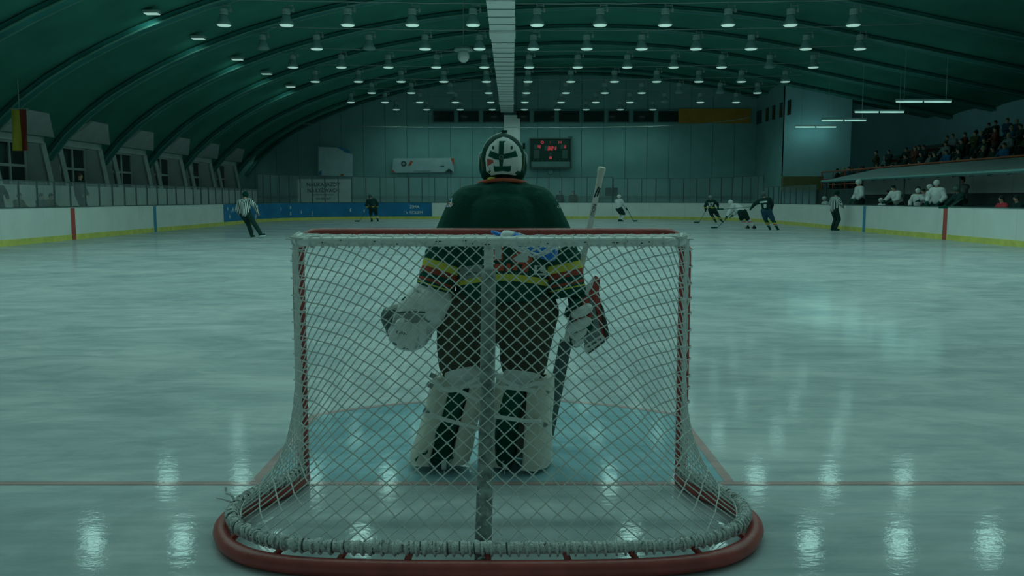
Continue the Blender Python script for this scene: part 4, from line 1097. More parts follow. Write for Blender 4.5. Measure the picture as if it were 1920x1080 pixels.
for nm, u, v, sx_ in (('L', 832, 868, -.12), ('R', 948, 874, .10)):
    h = Q(u, v, 4.42); fw = Vector((sx_, 1, 0)).normalized()
    z0 = -h.z
    bt_ = MB().cap(h+Vector((0, 0, .055)), .048, h+fw*.20+Vector((0, 0, .03)), .045).cap(h+Vector((0, 0, .05)), .05, h+Vector((0, .01, .16)), .055)
    boot = blob('skate_boot', bt_, M['black'], gk, .01, 3)
    hh = MB()
    hh.prism([h+fw*t+Vector((-.012, 0, z0+zz)) for t, zz in ((-.045, .075), (-.02, .022), (.24, .022), (.27, .06), (.10, .055))], (.024, 0, 0)); hh.build('blade_holder', M['white'], boot)
    MB().prism([h+fw*t+Vector((-.002, 0, z0+zz)) for t, zz in ((-.05, .026), (-.055, .008), (-.03, .0), (.25, .0), (.28, .02), (.26, .026))], (.004, 0, 0)).build('blade', M['steel'], boot)
MB().tube(spline([Q(806, 838, 4.40), Q(798, 850, 4.38), Q(786, 852, 4.37), Q(779, 864, 4.37)], 4), .005, 5).tube(spline([Q(806, 852, 4.40), Q(830, 862, 4.37), Q(850, 858, 4.39)], 4), .005, 5).tube(spline([Q(1000, 868, 4.42), Q(992, 878, 4.39), Q(970, 870, 4.38)], 4), .006, 5).build('toe_strap', M['black_matt'], gk)
# catching glove (left) with five finger stalls
cg = MB().cap(Q(812, 552, 4.50), .105, Q(785, 590, 4.50), .125, 16, .75, (0, 1, 0)).ball(Q(770, 614, 4.50), (.125, .10, .115)).ball(Q(768, 632, 4.50), (.105, .095, .075))
cg.cap(Q(808, 560, 4.46), .07, Q(838, 572, 4.47), .045).cap(Q(820, 590, 4.46), .055, Q(842, 580, 4.47), .03)
glove = blob('catching_glove', cg, M['white'], gk, .009, 5)
for k_, (u0, v0, u1, v1) in enumerate(((752, 606, 736, 634), (764, 612, 752, 646), (779, 614, 772, 650), (793, 610, 792, 642))):
    blob('finger_stall', MB().cap(Q(u0, v0, 4.415), .028, Q(u1, v1, 4.43), .024), M['white'], glove, .007, 3)
blob('thumb_stall', MB().cap(Q(806, 590, 4.43), .034, Q(834, 578, 4.45), .028), M['white'], glove, .008, 3)
blob('glove_pocket', MB().ball(Q(735, 600, 4.52), (.055, .08, .075), Matrix.Rotation(-.4, 3, 'Y')).cap(Q(726, 590, 4.52), .03, Q(735, 625, 4.52), .03), M['dark_grey'], glove, .009, 3)
blob('pocket_rim', MB().tube(spline([Q(756, 573, 4.50), Q(738, 575, 4.49), Q(725, 586, 4.49), Q(723, 602, 4.49), Q(730, 618, 4.49)], 4), .016, 8), M['white'], glove, .007, 2)
def gl(nm, pts, m, lift=.004): jd(nm, pts, m, lift, glove, 4)
gl('palm_panel', [(742, 588), (768, 588), (812, 593), (808, 602), (790, 608), (760, 612), (736, 606)], M['grey'], .003); gl('seam', [(742, 585), (770, 583), (795, 584), (815, 590), (815, 593), (795, 587), (770, 586), (742, 588)], M['dark_grey']); gl('seam', [(734, 607), (760, 613), (790, 609), (808, 600), (808, 603), (790, 613), (760, 616), (733, 610)], M['grey'])
gl('seam', [(735, 640), (752, 651), (775, 654), (800, 640), (800, 643), (775, 657), (752, 654), (735, 643)], M['dark_grey'])
jt('glove_lettering', 'RBK', 783, 545, 5.5, M['print_dark'], .35, .006, glove); jt('glove_lettering', 'RBK', 752, 624, 6.0, M['print_dark'], .2, .022, glove, 0, 1.8)
MB().tube([Q(753, 564, 4.42), Q(760, 557, 4.42)], .004, 5).build('glove_lace', M['black_matt'], glove)
# blocker (right): bent board with red edge, white palm side, fingers round the stick
def slab(nm, pts, Y0_, Y1_, m, par): 
    f_ = [Q(u, v, Y0_) for u, v in pts]; return MB().prism(f_, (0, Y1_-Y0_, 0)).build(nm, m, par)
def fat(nm, pts, Yf, m, par, th=.02, vox=.006):
    """a padded panel: an outline with a depth for every corner"""
    ps = [Q(u, v, y) for u, v, y in pts]; return MB().prism(ps, (-.006, th, 0)).build(nm, m, par)
red = fat('blocker_board', [(1113, 530, 4.50), (1119, 518, 4.50), (1125, 524, 4.50), (1123, 548, 4.49), (1127, 570, 4.48), (1134, 598, 4.46), (1141, 630, 4.45), (1137, 640, 4.45), (1131, 636, 4.45), (1124, 606, 4.46), (1116, 574, 4.48), (1104, 552, 4.50), (1105, 540, 4.50)], 0, M['red_leather'], gk, .05)
fat('board_edge', [(1126, 566, 4.475), (1132, 578, 4.465), (1141, 618, 4.44), (1142, 634, 4.44), (1137, 636, 4.44), (1133, 614, 4.44)], 0, M['twine'], red, .03)
fat('palm_panel', [(1106, 556, 4.47), (1114, 572, 4.46), (1124, 610, 4.44), (1131, 637, 4.43), (1102, 650, 4.43), (1092, 634, 4.44), (1101, 600, 4.46)], 0, M['canopy'], red, .04)
lab = fat('label_panel', [(1097, 648, 4.42), (1128, 628, 4.42), (1134, 637, 4.42), (1101, 663, 4.42)], 0, M['white'], red, .03)
jt('label_lettering', 'Reebok', 1115, 644.5, 6.6, M['print_dark'], -.60+PI, .003, lab, .02, 1.05)
MB().prism([Q(1101, 663, 4.415), Q(1134, 639, 4.415), Q(1135, 641, 4.415), Q(1102, 665.5, 4.415)], (0, .03, 0)).build('label_edge', M['twine'], red)
fat('cuff_flap', [(1098, 540, 4.49), (1110, 528, 4.50), (1114, 522, 4.50), (1112, 535, 4.50), (1104, 548, 4.49), (1104, 556, 4.48), (1096, 553, 4.48)], 0, M['white'], red, .03)
bgv = MB().cap(Q(1085, 560, 4.52), .06, Q(1098, 610, 4.50), .07).cap(Q(1085, 600, 4.50), .05, Q(1080, 640, 4.49), .035)
bg_ = blob('blocker_glove', bgv, M['black_matt'], gk, .009, 4)
fing = [((1102, 578, 4.43), (1090, 585, 4.41), (1078, 589, 4.42), .028, .024), ((1100, 602, 4.43), (1085, 610, 4.405), (1069, 616, 4.42), .028, .025), ((1094, 622, 4.43), (1082, 632, 4.41), (1074, 630, 4.43), .020, .017), ((1090, 640, 4.43), (1081, 645, 4.42), (1076, 640, 4.44), .017, .014)]
for a, b, c, ra, rb in fing:
    blob('finger', MB().cap(Q(*a), ra, Q(*b), (ra+rb)/2+.002).cap(Q(*b), (ra+rb)/2+.002, Q(*c), rb), M['white'], bg_, .006, 3)
blob('thumb', MB().cap(Q(1082, 568, 4.43), .022, Q(1066, 580, 4.45), .018).cap(Q(1066, 580, 4.45), .018, Q(1062, 592, 4.47), .014), M['black_matt'], bg_, .006, 3)
fat('finger_roll', [(1074, 597, 4.42), (1104, 592, 4.42), (1108, 585, 4.42), (1110, 594, 4.42), (1100, 601, 4.42), (1078, 602, 4.42)], 0, M['red_leather'], bg_, .03)
fat('wrist_roll', [(1090, 560, 4.45), (1104, 556, 4.46), (1106, 568, 4.45), (1092, 575, 4.44)], 0, M['red_leather'], bg_, .03)
# goalie stick
S0, S1 = P(1129, 314, 4.45), P(1030, 790, 4.86); ax = (S1-S0); axn = ax.normalized()
tE = -S0.z/ax.z*.985; S2 = S0+ax*tE
st = thing('goalie_stick', 'white and grey goalie stick held upright in the red blocker hand', 'stick', S0)
side = axn.cross(Vector((0, 1, 0))).normalized()
def bar(nm, t0, t1, w0, w1, th, m, par=st, lift=0.0):
    a, b = ax*t0, ax*t1; nrm = side.cross(axn).normalized(); 
    if nrm.y > 0: nrm = -nrm
    o = nrm*lift
    pts = [a-side*w0+o, a+side*w0+o, b+side*w1+o, b-side*w1+o]; return MB().prism([p-nrm*-th/2 for p in pts], -nrm*th).build(nm, m, par)
bar('shaft', .02, .66, .0135, .0145, .022, M['white_paint']); bar('paddle', .655, tE-.04, .034, .040, .022, M['dark_grey'])
MB().tube([ax*.0, ax*.012, ax*.03, ax*.062, ax*.066], [.019, .021, .0165, .0158, .013], 10).build('taped_grip', M['cream'], st, True)
fl_ = side.cross(axn).normalized(); fl_ = -fl_ if fl_.y > 0 else fl_
for t0, t1, o0, o1 in ((.066, .105, .002, -.010), (.070, .100, .010, .004)):
    a, b = ax*t0 + fl_*.0125, ax*t1 + fl_*.0125
    MB().prism([a+side*(o0-.004), a+side*(o0+.004), b+side*(o1+.004), b+side*(o1-.004)], -fl_*.002).build('shaft_stripe', M['print_dark'], st)
word('shaft_lettering', 'ITION', .017, M['print_dark'], st, ax*.150, -axn, side.cross(-axn).cross(-axn) if False else (-axn).cross(fl_)*-1, .01, .0135)
hl = S2-S0; MB().prism([hl+Vector((.03, 0, .0)), hl+Vector((.03, 0, .09)), hl+Vector((-.36, .06, .10)), hl+Vector((-.39, .065, .06)), hl+Vector((-.34, .055, .0))], (0, .022, 0)).build('blade', M['dark_grey'], st)
# ---------------------------------------------------------------- people
V = Vector
def ik(a, b, l1, l2, hint):
    d = b-a; L = d.length
    if L > (l1+l2)*.998: b = a + d*((l1+l2)*.998/L); d = b-a; L = d.length
    x = (l1*l1-l2*l2+L*L)/(2*L); h = math.sqrt(max(0, l1*l1-x*x)); dn = d/L
    hv = V(hint); hv = hv - dn*hv.dot(dn); hv = hv.normalized() if hv.length > 1e-4 else dn.orthogonal().normalized()
    return a + dn*x + hv*h, b
def pose(pz=.93, lean=.05, roll=0.0, twist=0.0, head=(0, .1, 1), hands=((-.28, .15, .85), (.28, .15, .85)), feet=((-.12, 0, .09), (.12, 0, .09)), px=0.0, py=0.0, toes=((-.1, 1), (.1, 1)), elb=((-1, -.6, -.2), (1, -.6, -.2))):
    """joints of a figure facing +y"""
    J = {}; pel = V((px, py, pz)); d = V((math.sin(roll), math.sin(lean), math.cos(lean)*math.cos(roll))).normalized()
    xa = V((math.cos(twist), math.sin(twist), 0)); xa = (xa - d*xa.dot(d)).normalized()
    J['pel'], J['neck'] = pel, pel + d*.52; J['chest'] = pel + d*.34; J['d'], J['xa'] = d, xa; fwd = d.cross(xa)*-1; J['fwd'] = fwd if fwd.y > 0 else -fwd
    hdv = (d*.6 + V(head).normalized()*.8).normalized(); J['head'] = J['neck'] + hdv*.20; J['hv'] = hdv
    for i, s in ((0, -1), (1, 1)):
        sh = J['neck'] - d*.06 + xa*(s*.185); e, h = ik(sh, V(hands[i]), .29, .27, elb[i]); J['sh%d' % i], J['el%d' % i], J['ha%d' % i] = sh, e, h
        hp = pel + V((s*.10, 0, -.02)); k, a = ik(hp, V(feet[i]), .44, .43, (s*.12, 1, 0)); J['hp%d' % i], J['kn%d' % i], J['an%d' % i] = hp, k, a
        J['toe%d' % i] = V((*toes[i], 0)).normalized()
    return J
def hand_prims(mb, w, p, side, r=1.0):
    """palm, four unequal bent fingers and a side thumb, half closed"""
    d = (p-w).normalized() if (p-w).length > 1e-4 else V((0, 0, -1))
    x = d.cross(V((0, 0, 1))); x = x.normalized() if x.length > .05 else V((1, 0, 0)); n = x.cross(d)
    mb.cap(p-d*.02*r, .034*r, p+d*.05*r, .036*r, 8, .7)
    for k, L in enumerate((.050, .060, .056, .042)):
        b = p + d*.07*r + x*((k-1.5)*.019*r); m = b + d*L*.6*r; mb.cap(b, .010*r, m, .0095*r, 6).cap(m, .0095*r, m + (d*.4 - n*.9).normalized()*L*.6*r, .008*r, 6)
    t = p + x*(-.030*r*side); mb.cap(t, .012*r, t + (d*.8 - x*side*.7).normalized()*.05*r, .010*r, 6)
def body_mesh(J, hands=True):
    mb = MB(); hd, hv, f = J['head'], J['hv'], J['fwd']
    fh = V((f.x, f.y, 0)).normalized(); xh = fh.cross(V((0, 0, 1)))
    mb.ball(hd, (.077, .092, .112)).ball(hd + fh*.045 - hv*.065, (.048, .045, .048)).cap(hd + fh*.085 + hv*.01, .010, hd + fh*.102 - hv*.022, .014, 6)
    for s in (-1, 1): mb.ball(hd + xh*(s*.078) - hv*.005, (.012, .018, .028), n=8, m=5)
    mb.cap(J['neck'] - J['d']*.03, .062, hd - hv*.07, .055).cap(J['sh0'], .075, J['sh1'], .075).cap(J['chest'], .135, J['pel'] + J['d']*.08, .125, 14).cap(J['hp0'], .105, J['hp1'], .105)
    for i, s in ((0, -1), (1, 1)):
        mb.cap(J['sh%d' % i], .060, J['el%d' % i], .043).cap(J['el%d' % i], .043, J['ha%d' % i], .030).cap(J['hp%d' % i], .092, J['kn%d' % i], .060).cap(J['kn%d' % i], .058, J['an%d' % i], .040)
        mb.cap(J['an%d' % i], .042, J['an%d' % i] + J['toe%d' % i]*.15 - V((0, 0, .045)), .032)
        if hands: hand_prims(mb, J['el%d' % i], J['ha%d' % i], s)
    return mb
def face(J, root, par):
    hd, hv, f = J['head'], J['hv'], J['fwd']; fh = V((f.x, f.y, 0)).normalized(); xh = fh.cross(V((0, 0, 1)))
    for s in (-1, 1): MB().ball(hd + fh*.080 + xh*(s*.032) + hv*.012, (.013, .010, .008), n=8, m=5).build('eye', M['print_dark'], par)
    MB().ball(hd + fh*.088 - hv*.058, (.024, .010, .007), n=8, m=5).build('mouth', M['red_leather'], par)
def person(label, J, at, rz, outfit, group=None, z=0.0, jersey='black_cloth', trousers='coat_dark', helmet=None, hair='hair_dark', socks=None, gloves='black_matt', vox=.022, cap=None, name='person'):
    root = thing(name, label, 'person', (at[0], at[1], z), rz, group)
    bo = blob('body', body_mesh(J), M['skin'], root, .016, 3); face(J, root, bo)
    d, xa = J['d'], J['xa']; hk = outfit == 'hockey'
    g = 1.0 if hk else .72
    tp = MB().cap(J['sh0']+d*.0, .095+.035*g, J['sh1'], .095+.035*g, 14).cap(J['chest'], .165+.03*g, J['pel']+d*(.10 if hk else .04), .16+.025*g, 16).cap(J['sh0']*.5+J['sh1']*.5+d*.02, .10, J['neck']-d*.03, .075)
    for i in (0, 1): tp.cap(J['sh%d' % i], .085+.03*g, J['el%d' % i], .068+.02*g).cap(J['el%d' % i], .068+.02*g, J['ha%d' % i]*.85+J['el%d' % i]*.15, .056+.012*g)
    top = blob('jersey' if hk or outfit == 'referee' else 'jacket', tp, M[jersey] if isinstance(jersey, str) else jersey, root, vox, 4)
    pb = MB().cap(J['hp0'], .15 if hk else .125, J['hp1'], .15 if hk else .125, 14)
    for i in (0, 1):
        if hk: pb.cap(J['hp%d' % i], .145, J['kn%d' % i]+(J['hp%d' % i]-J['kn%d' % i])*.14, .115, 14)
        else: pb.cap(J['hp%d' % i], .115, J['kn%d' % i], .088, 14).cap(J['kn%d' % i], .088, J['an%d' % i]+V((0, 0, .03)), .075)
    blob('hockey_pants' if hk else 'trousers', pb, M[trousers], root, vox, 3)
    for i, s in ((0, -1), (1, 1)):
        k, a, t = J['kn%d' % i], J['an%d' % i], J['toe%d' % i]
        if hk:
            blob('sock', MB().cap(k+(a-k)*.02, .085, a*.45+k*.55, .088).cap(a*.45+k*.55, .088, a+(k-a)*.12, .055), socks if socks and not isinstance(socks, str) else M[socks or 'white_cloth'], root, .02, 3)
        if hk or outfit == 'referee':
            ub = (a-k).normalized(); bt_ = blob('skate', MB().cap(a-ub*.04, .055, a+ub*.05-t*.03, .05).cap(a+ub*.05-t*.04, .047, a+ub*.055+t*.16, .042), M['black'], root, .016, 3)
            q = a + ub*.10; up_ = -ub; sd = t.cross(up_).normalized()
            MB().prism([q-t*.07-sd*.010, q-t*.05+ub*.05-sd*.010, q+t*.17+ub*.05-sd*.010, q+t*.19-sd*.010], sd*.02).build('blade_holder', M['white'], bt_)
            MB().prism([q-t*.08+ub*.045-sd*.003, q-t*.07+ub*.07-sd*.003, q+t*.18+ub*.07-sd*.003, q+t*.20+ub*.04-sd*.003], sd*.006).build('blade', M['steel'], bt_)
        else:
            blob('shoe', MB().cap(a+V((0, 0, -.02))-t*.02, .05, a+t*.15+V((0, 0, -.04)), .042), M['black_matt'], root, .016, 2)
        if hk:
            gm = MB(); hand_prims(gm, J['el%d' % i], J['ha%d' % i], s, 1.5); e = J['el%d' % i]; h = J['ha%d' % i]; gm.cap(h+(e-h)*.32, .068, h, .058, 10)
            blob('glove', gm, M[gloves], root, .014, 2)
    hd, hv = J['head'], J['hv']
    if helmet:
        hb = MB().ball(hd+hv*.025-J['fwd']*.01, (.115, .128, .118)); hb.cap(hd+hv*.045+V((J['fwd'].x, J['fwd'].y, 0)).normalized()*.10-xa*.05, .018, hd+hv*.045+V((J['fwd'].x, J['fwd'].y, 0)).normalized()*.10+xa*.05, .018)
        blob('helmet', hb, M[helmet], root, .016, 3)
        MB().tube([hd+xa*(.10*c_)+hv*(-.12*s_)-hv*.01+V((J['fwd'].x, J['fwd'].y, 0))*.02 for c_, s_ in [(math.cos(PI*j/8), math.sin(PI*j/8)) for j in range(9)]], .009, 5).build('chin_strap', M['black_matt'], root)
    else:
        hb = MB().ball(hd+hv*.022-J['fwd']*.014, (.088, .098, .104)); hb.ball(hd-J['fwd']*.05-hv*.04, (.07, .05, .06))
        blob('hair', hb, M[hair], root, .014, 2)
        if cap:
            MB().ball(hd+hv*.055-J['fwd']*.008, (.096, .106, .075)).build('cap', M[cap], root, True)
    return root, top
def stick(label, top, heel, tdir, m='dark_grey', tape='black_matt', group=None):
    a, b = V(top), V(heel); t = thing('hockey_stick', label, 'stick', b, 0, group); d = (a-b)
    MB().tube([d, V((0, 0, .03))], .019, 6, flat=.7).build('shaft', M[m], t)
    MB().tube([d, d*.90], .021, 6).build('grip_tape', M[tape], t)
    td = V((*tdir, 0)).normalized(); s = td.cross(V((0, 0, 1)))*.008
    MB().prism([s+V((0, 0, .0)), s+V((0, 0, .075)), s+td*.16+V((0, 0, .075)), s+td*.31+V((0, 0, .07)), s+td*.31+V((0, 0, .02)), s+td*.28], -s*2).build('blade', M[tape], t)
    return t
def world_of(J, key, at, rz, z=0): c, s = math.cos(rz), math.sin(rz); p = J[key]; return V((at[0]+p.x*c-p.y*s, at[1]+p.x*s+p.y*c, z+p.z))
sock_dark = bands_mat('striped_dark_sock', (0, 0, 1), [(0, blk), (.22, (.7, .70, .68)), (.26, ora), (.30, yel), (.34, blk)], blk)
drk = (.016, .055, .048)
def jersey_dark(nm, zc): return bands_mat(nm, (0, 0, 1), [(-1, drk), (zc-.06, yel), (zc, ora), (zc+.03, drk), (3, drk)], drk)
def back_text(txt, root, top, u, v, h, rot=0, m='print_white'):
    vs, fs = textpx(txt, u, v, h, rot, .02); decal('jersey_number', vs, fs, top, M[m], root, .03)

# white player far left of the trio, gliding upright, seen half from behind
g = G(1163, 416); J = pose(pz=.80, lean=.02, roll=-.10, py=-.10, head=(-.05, .3, 1), hands=((-.25, .28, .82), (.22, .30, .78)), feet=((-.10, .0, .10), (.14, -.10, .10)), toes=((-.5, 1), (.6, 1)))
person('far white-shirted player gliding alone in dark pants before the end boards', J, g, -.9, 'hockey', None, 0, 'white_cloth', 'coat_dark', 'white', socks='white_cloth')
ha = world_of(J, 'ha1', g, -.9); stick('stick of the white player gliding alone at the far end', ha+V((0, 0, .1)), (g.x+.9, g.y+.8, 0), (1, .5))
# dark player with number 37
g = G(1338, 418); J = pose(pz=.80, lean=.35, roll=-.10, px=-.15, py=-.2, twist=.25, head=(-.05, .6, 1), hands=((-.45, .18, .80), (.30, .30, .95)), feet=((.10, -.05, .10), (.44, -.22, .10)), toes=((.3, 1), (.5, 1)))
r, t = person('dark-shirted player with a yellow hem and number 37 skating beside the white player', J, g, 0, 'hockey', None, 0, jersey_dark('dark_jersey_37', .90), 'coat_dark', 'grey', socks=sock_dark)
back_text('37', r, t, 1332.5, 384, 8)
ha = world_of(J, 'ha0', g, 0); stick('stick reaching left from the dark player numbered 37', ha+V((.12, 0, .1)), G(1311, 418), (-1, .1))
# white player leaning forward
g = G(1395, 429); J = pose(pz=.80, lean=.85, roll=-.42, px=-.12, twist=.5, head=(-.6, .7, .7), hands=((-.75, .45, .45), (-.30, .50, .62)), feet=((.20, .0, .10), (.42, -.20, .10)), toes=((-.3, 1), (-.2, 1)))
person('white-shirted player bent far forward chasing between two dark players', J, g, .35, 'hockey', None, 0, 'white_cloth', 'coat_dark', 'white', socks=bands_mat('white_red_sock', (0, 0, 1), [(0, (.75, .75, .75)), (.30, (.6, .08, .08)), (.34, (.75, .75, .75)), (.42, (.75, .75, .75))], (.75, .75, .75)))
ha = world_of(J, 'ha0', g, .35); stick('stick of the bent white player sweeping the ice to the left', ha+V((.45, .1, .35)), G(1345, 428), (-1, .05))
# dark player with number 8
g = G(1442, 432); J = pose(pz=.88, lean=.18, roll=-.12, px=-.15, twist=-.1, head=(-.3, .4, 1), hands=((-.72, .25, 1.02), (.18, .35, .95)), feet=((.05, .1, .10), (.32, -.15, .10)), toes=((.2, 1), (.5, 1)))
r, t = person('dark-shirted player with number 8 on the back, nearest of the skaters by the right boards', J, g, 0, 'hockey', None, 0, 'coat_dark', 'coat_navy', 'dark_grey', socks=sock_dark)
back_text('8', r, t, 1434.5, 386, 7.5); vs_, fs_ = polygrid([(1424, 378), (1438, 376.5), (1438.5, 379.5), (1424.5, 381)], 2); decal('name_bar', vs_, fs_, t, M['print_white'], r, .03)
ha = world_of(J, 'ha0', g, 0); stick('stick of the player numbered 8 held level toward the white player', ha+V((.10, 0, .03)), ha+V((-1.15, .5, -.12)), (-1, .3))
# dark player half hidden, far left
g = G(703, 416); J = pose(pz=.86, lean=.30, roll=-.18, px=-.1, head=(-.2, .6, 1), hands=((-.35, .30, .85), (.20, .35, .90)), feet=((-.18, .05, .10), (.16, -.12, .10)), toes=((-.2, 1), (.3, 1)))
person('dark-shirted player skating alone in front of the skating sign corner', J, g, .3, 'hockey', None, 0, jersey_dark('dark_jersey_plain', .92), 'coat_dark', 'dark_grey', socks=sock_dark)
ha = world_of(J, 'ha0', g, .3); stick('stick of the lone dark player by the skating sign', ha+V((.05, 0, .12)), (g.x-1.0, g.y+.4, 0), (-1, .2))
# referees
g = G(470, 446); J = pose(pz=.86, lean=.28, roll=-.15, px=-.16, head=(.1, .6, 1), hands=((-.42, .25, .80), (.20, .25, .90)), feet=((.02, .05, .10), (.50, -.25, .10)), toes=((.1, 1), (.6, 1)))
person('referee in striped shirt pushing off with one leg on the left ice', J, g, -.1, 'referee', None, 0, 'ref', 'coat_dark', 'black')
g = G(1588, 430); g.x = 14.35; g.y = 38.6; J = pose(pz=.93, lean=.04, head=(.3, .3, 1), hands=((-.22, .22, 1.05), (.24, .24, 1.05)), feet=((-.11, 0, .10), (.12, 0, .10)), toes=((-.5, 1), (.5, 1)))
person('linesman in striped shirt standing at the right boards near the blue mark', J, g, -1.3, 'referee', None, 0, 'ref', 'coat_dark', 'black')

# bench: players and staff behind the right boards
def bench(label, u, vtop, X, J, rz, hgt, **kw):
    """stand a figure at lateral X so that its top shows at pixel (u, vtop)"""
    Y = (X-CAM.x)*F_PX/(u-960); zt = P(u, vtop, Y).z; sc = (zt-.3)/hgt
    r = person(label, J, (X, Y, 0), rz, kw.pop('outfit', 'hockey'), None, .3, **kw); sc = min(1.12, max(.86, sc)); r[0].scale = (sc, sc, sc)
    return r, (X, Y, .3)
stand = pose(pz=.92, lean=.12, hands=((-.25, .25, .95), (.25, .25, .95)), head=(0, .3, 1))
leanJ = pose(pz=.90, lean=.45, hands=((-.22, .55, 1.00), (.22, .55, 1.00)), head=(0, .5, 1))
sitJ = pose(pz=.48, lean=.12, hands=((-.2, .38, .62), (.2, .38, .62)), feet=((-.15, .42, .10), (.15, .42, .10)), head=(0, .3, 1))
pointJ = pose(pz=.92, lean=.15, hands=((-.30, .45, 1.20), (.25, .25, .95)), head=(-.3, .4, 1))
B = lambda *a, **k: bench(*a, **k)
hW = PI/2                                                            # facing the ice
B('white player in helmet standing at the far end of the bench beside the linesman', 1610, 331, 16.0, stand, hW, 1.86, jersey='white_cloth', helmet='white')
B('player in white helmet bent low behind the boards, only helmet showing', 1652, 378, 16.2, sitJ, hW, 1.30, jersey='white_cloth', helmet='white')
B('man in dark coat standing behind the low helmet on the bench', 1664, 361, 17.6, stand, hW, 1.80, outfit='civil', jersey='coat_dark')
B('bare-headed player in white shirt leaning on the boards from the bench', 1682, 350, 15.95, leanJ, hW+.3, 1.60, jersey='white_cloth', helmet=None)
B('person in grey cap at the back of the bench under the canopy', 1721, 347, 18.0, stand, hW, 1.82, outfit='civil', jersey='coat_grey', cap='coat_grey')
B('white player with arm pointing forward over the boards', 1718, 352, 16.0, pointJ, hW+.6, 1.84, jersey='white_cloth', helmet='white')
B('dark-haired person in pale shirt between the white players on the bench', 1731, 354, 16.6, stand, hW, 1.80, outfit='civil', jersey='coat_pale')
B('second tallest white player standing behind the tallest one on the bench', 1743, 341, 16.5, stand, hW, 1.86, jersey='white_cloth', helmet='white')
B('tallest white player standing side-on near the bench front', 1754, 332.5, 15.9, stand, hW+.5, 1.86, jersey='white_cloth', helmet='white')
B('man in grey jacket with folded arms standing on the right of the bench', 1800, 325, 17.8, pose(pz=.93, hands=((.12, .24, 1.18), (-.12, .26, 1.22)), head=(0, .2, 1)), hW+.2, 1.80, outfit='civil', jersey='coat_grey')
(rt, tp_), at_ = B('dark player leaning over the boards with a glove hanging down', 1801, 350, 15.9, pose(pz=.92, lean=.38, hands=((-.25, .72, .72), (.20, .62, .95)), head=(0, .6, .9)), hW+.1, 1.70, jersey='coat_dark', helmet='dark_grey')
stick('stick of the dark player leaning over the right boards', P(1806, 372, 29.2), P(1777, 391, 29.0), (-1, 0))
B('person in bright red jacket sitting at the near end of the bench', 1878, 367, 16.4, sitJ, hW, 1.30, outfit='civil', jersey='coat_red', hair='hair_dark')
B('person in dark jacket beside the red jacket on the bench', 1906, 366, 16.6, sitJ, hW, 1.30, outfit='civil', jersey='coat_dark')
B('person in dark coat standing at the end glass left of the linesman', 1566, 356, 16.0, stand, hW, 1.80, outfit='civil', jersey='coat_dark', hair='hair_brown')
B('player in white and black crouching behind the right corner glass', 1546, 369, 16.0, sitJ, hW, 1.30, jersey='white_cloth', helmet='white')

# spectators: four seated or standing figures, copied over the stand
specs = []
for k, (J, lab) in enumerate(((pose(pz=.50, lean=.08, hands=((-.2, .35, .65), (.2, .35, .65)), feet=((-.14, .42, .10), (.14, .42, .10))), 'seated'),
                              (pose(pz=.50, lean=.30, hands=((-.1, .40, .72), (.1, .42, .72)), feet=((-.16, .40, .10), (.16, .40, .10))), 'seated'),
                              (pose(pz=.93, hands=((-.25, .1, .85), (.25, .1, .85))), 'standing'), (pose(pz=.93, lean=.06, hands=((.10, .22, 1.15), (-.10, .24, 1.18))), 'standing'))):
    r, t = person('x', J, (0, 0, 0), 0, 'civil', 'spectators in the stand', 0, 'coat_dark', 'coat_dark'); specs.append((r, lab))
rnd = random.Random(21); spots = []
for row in range(5):
    x = 20.85 + 1.25*row; y = 55.6 - 1.1*max(0, 2-row)*0 - rnd.random()
    lim = 55.8 if row < 1 else (54.2 - .8*row*0)
    y = [56.0, 53.0, 52.0, 50.2, 47.8][row]
    while y > 38.5:
        if rnd.random() < .86: spots.append((x+rnd.uniform(-.1, .15), y, 2.0+.55*row, row))
        y -= rnd.uniform(.82, 1.12)
coats = ['dark']*9 + ['navy', 'navy', 'olive', 'brown', 'maroon', 'grey', 'blue']
words = {'dark': 'black', 'navy': 'navy', 'olive': 'olive', 'brown': 'brown', 'maroon': 'maroon', 'grey': 'grey', 'blue': 'blue', 'amber': 'amber'}
rowname = ['front row', 'second row', 'third row', 'fourth row', 'top row']
def recolour(root, part, m):
    for c in KIDS(root):
        if c.name.split('.')[0] == part: c.material_slots[0].link = 'OBJECT'; c.material_slots[0].material = m
first_used = [False]*4
for i, (x, y, z, row) in enumerate(spots):
    k = rnd.choices((0, 1, 2, 3), (.42, .26, .18, .14))[0]; src, lab = specs[k]
    cname = coats[rnd.randrange(len(coats))]; hair = rnd.choice(('hair_dark', 'hair_dark', 'hair_dark', 'hair_brown', 'hair_brown', 'hair_fair'))
    o = copy_tree(src)
    o.location = (x, y, z); o.rotation_euler.z = PI/2 + rnd.uniform(-.35, .35); sc = rnd.uniform(.94, 1.04); o.scale = (sc, sc, sc)
    recolour(o, 'jacket', M['coat_'+cname]); recolour(o, 'hair', M[hair])
    nth = sum(1 for s_ in spots[:i] if s_[3] == row)
    o['label'] = 'spectator in %s coat, %s hair, %s, %s from the far end of the %s' % (words[cname], hair[5:], lab, ORD[nth] if nth < len(ORD) else str(nth+1)+'th', rowname[row])
    o['group'] = 'spectators in the stand'
    if lab == 'seated':
        pass
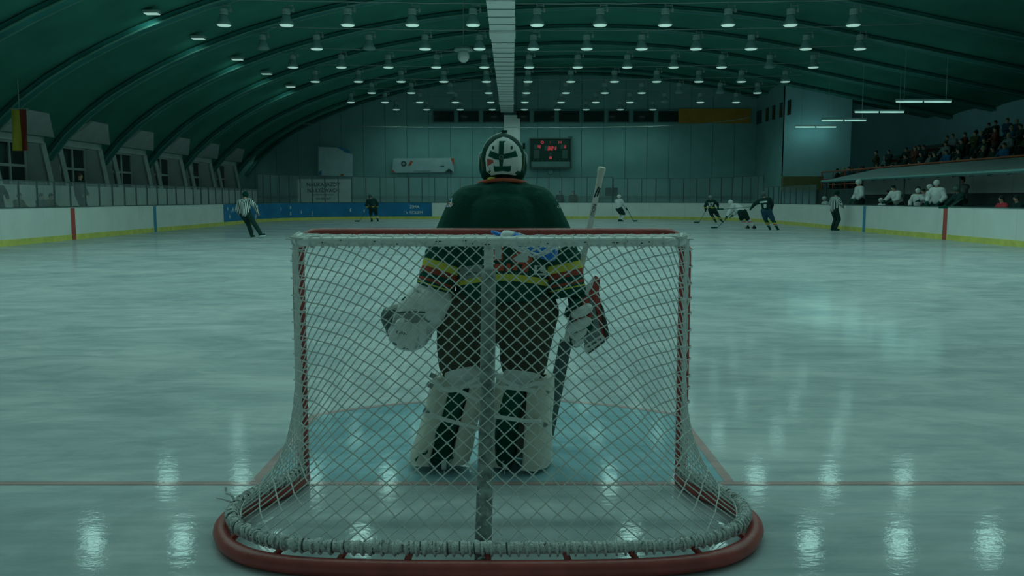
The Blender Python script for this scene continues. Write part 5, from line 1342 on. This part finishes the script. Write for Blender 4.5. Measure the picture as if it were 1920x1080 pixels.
for r, lab in specs:
    for c in KIDS(r):
        for cc in KIDS(c): bpy.data.objects.remove(cc)
        bpy.data.objects.remove(c)
    bpy.data.objects.remove(r)
for row in range(5):
    o = MB().box((20.72+1.25*row, 46.6, 2.0+.55*row+.21), (.34, 20, .07)).box((20.72+1.25*row, 46.6, 2.0+.55*row+.09), (.10, 20, .17)).build('stand_seating', M['maroon_seat'] if 'maroon_seat' in M else M['coat_maroon'])
    tag(o, 'long dark seating plank of the %s of the stand' % rowname[row], 'bench', 'stand seating planks')

# people behind the left boards and the end glass
def left(label, u, vtop, X, J, rz, hgt, **kw):
    Y = (X-CAM.x)*F_PX/(u-960); sc = min(1.15, max(.8, (P(u, vtop, Y).z-.55)/hgt))
    r = person(label, J, (X, Y, 0), rz, 'civil', None, .55, **kw); r[0].scale = (sc, sc, sc); return r
left('person in dark coat standing on the left walkway before the second dormer', 154, 322, -17.2, pose(pz=.93, hands=((-.25, .2, .95), (.25, .2, .95))), -PI/2, 1.82, jersey='coat_dark', hair='hair_brown')
left('fair-haired person in dark coat at the far left edge behind the glass', 1, 331, -16.2, pose(pz=.93, hands=((-.3, .15, 1.0), (.3, .15, .9))), -PI/2-.3, 1.82, jersey='coat_dark', hair='hair_fair')
left('brown-haired child low behind the left glass, nearest of three heads', 37, 371, -15.9, sitJ, -PI/2, 1.29, jersey='coat_olive', hair='hair_brown')
left('dark-haired child low behind the left glass, middle of three heads', 78, 370, -16.0, sitJ, -PI/2, 1.29, jersey='coat_dark')
left('taller dark-haired child behind the left glass, farthest of three heads', 96, 366, -16.1, sitJ, -PI/2, 1.29, jersey='coat_olive')
for u, X, c, lab in ((1050, 3.6, 'coat_dark', 'man in dark coat watching through the end glass, left of the pair'), (1075, 4.55, 'coat_olive', 'man in dull coat watching through the end glass, right of the pair')):
    p = P(u, 357, 62.0); r = person(lab, pose(pz=.93, hands=((-.25, .1, .85), (.25, .1, .85))), (p.x, 62.0, 0), PI, 'civil', None, .18, jersey=c)
bpy.data.scenes.remove(TMP)
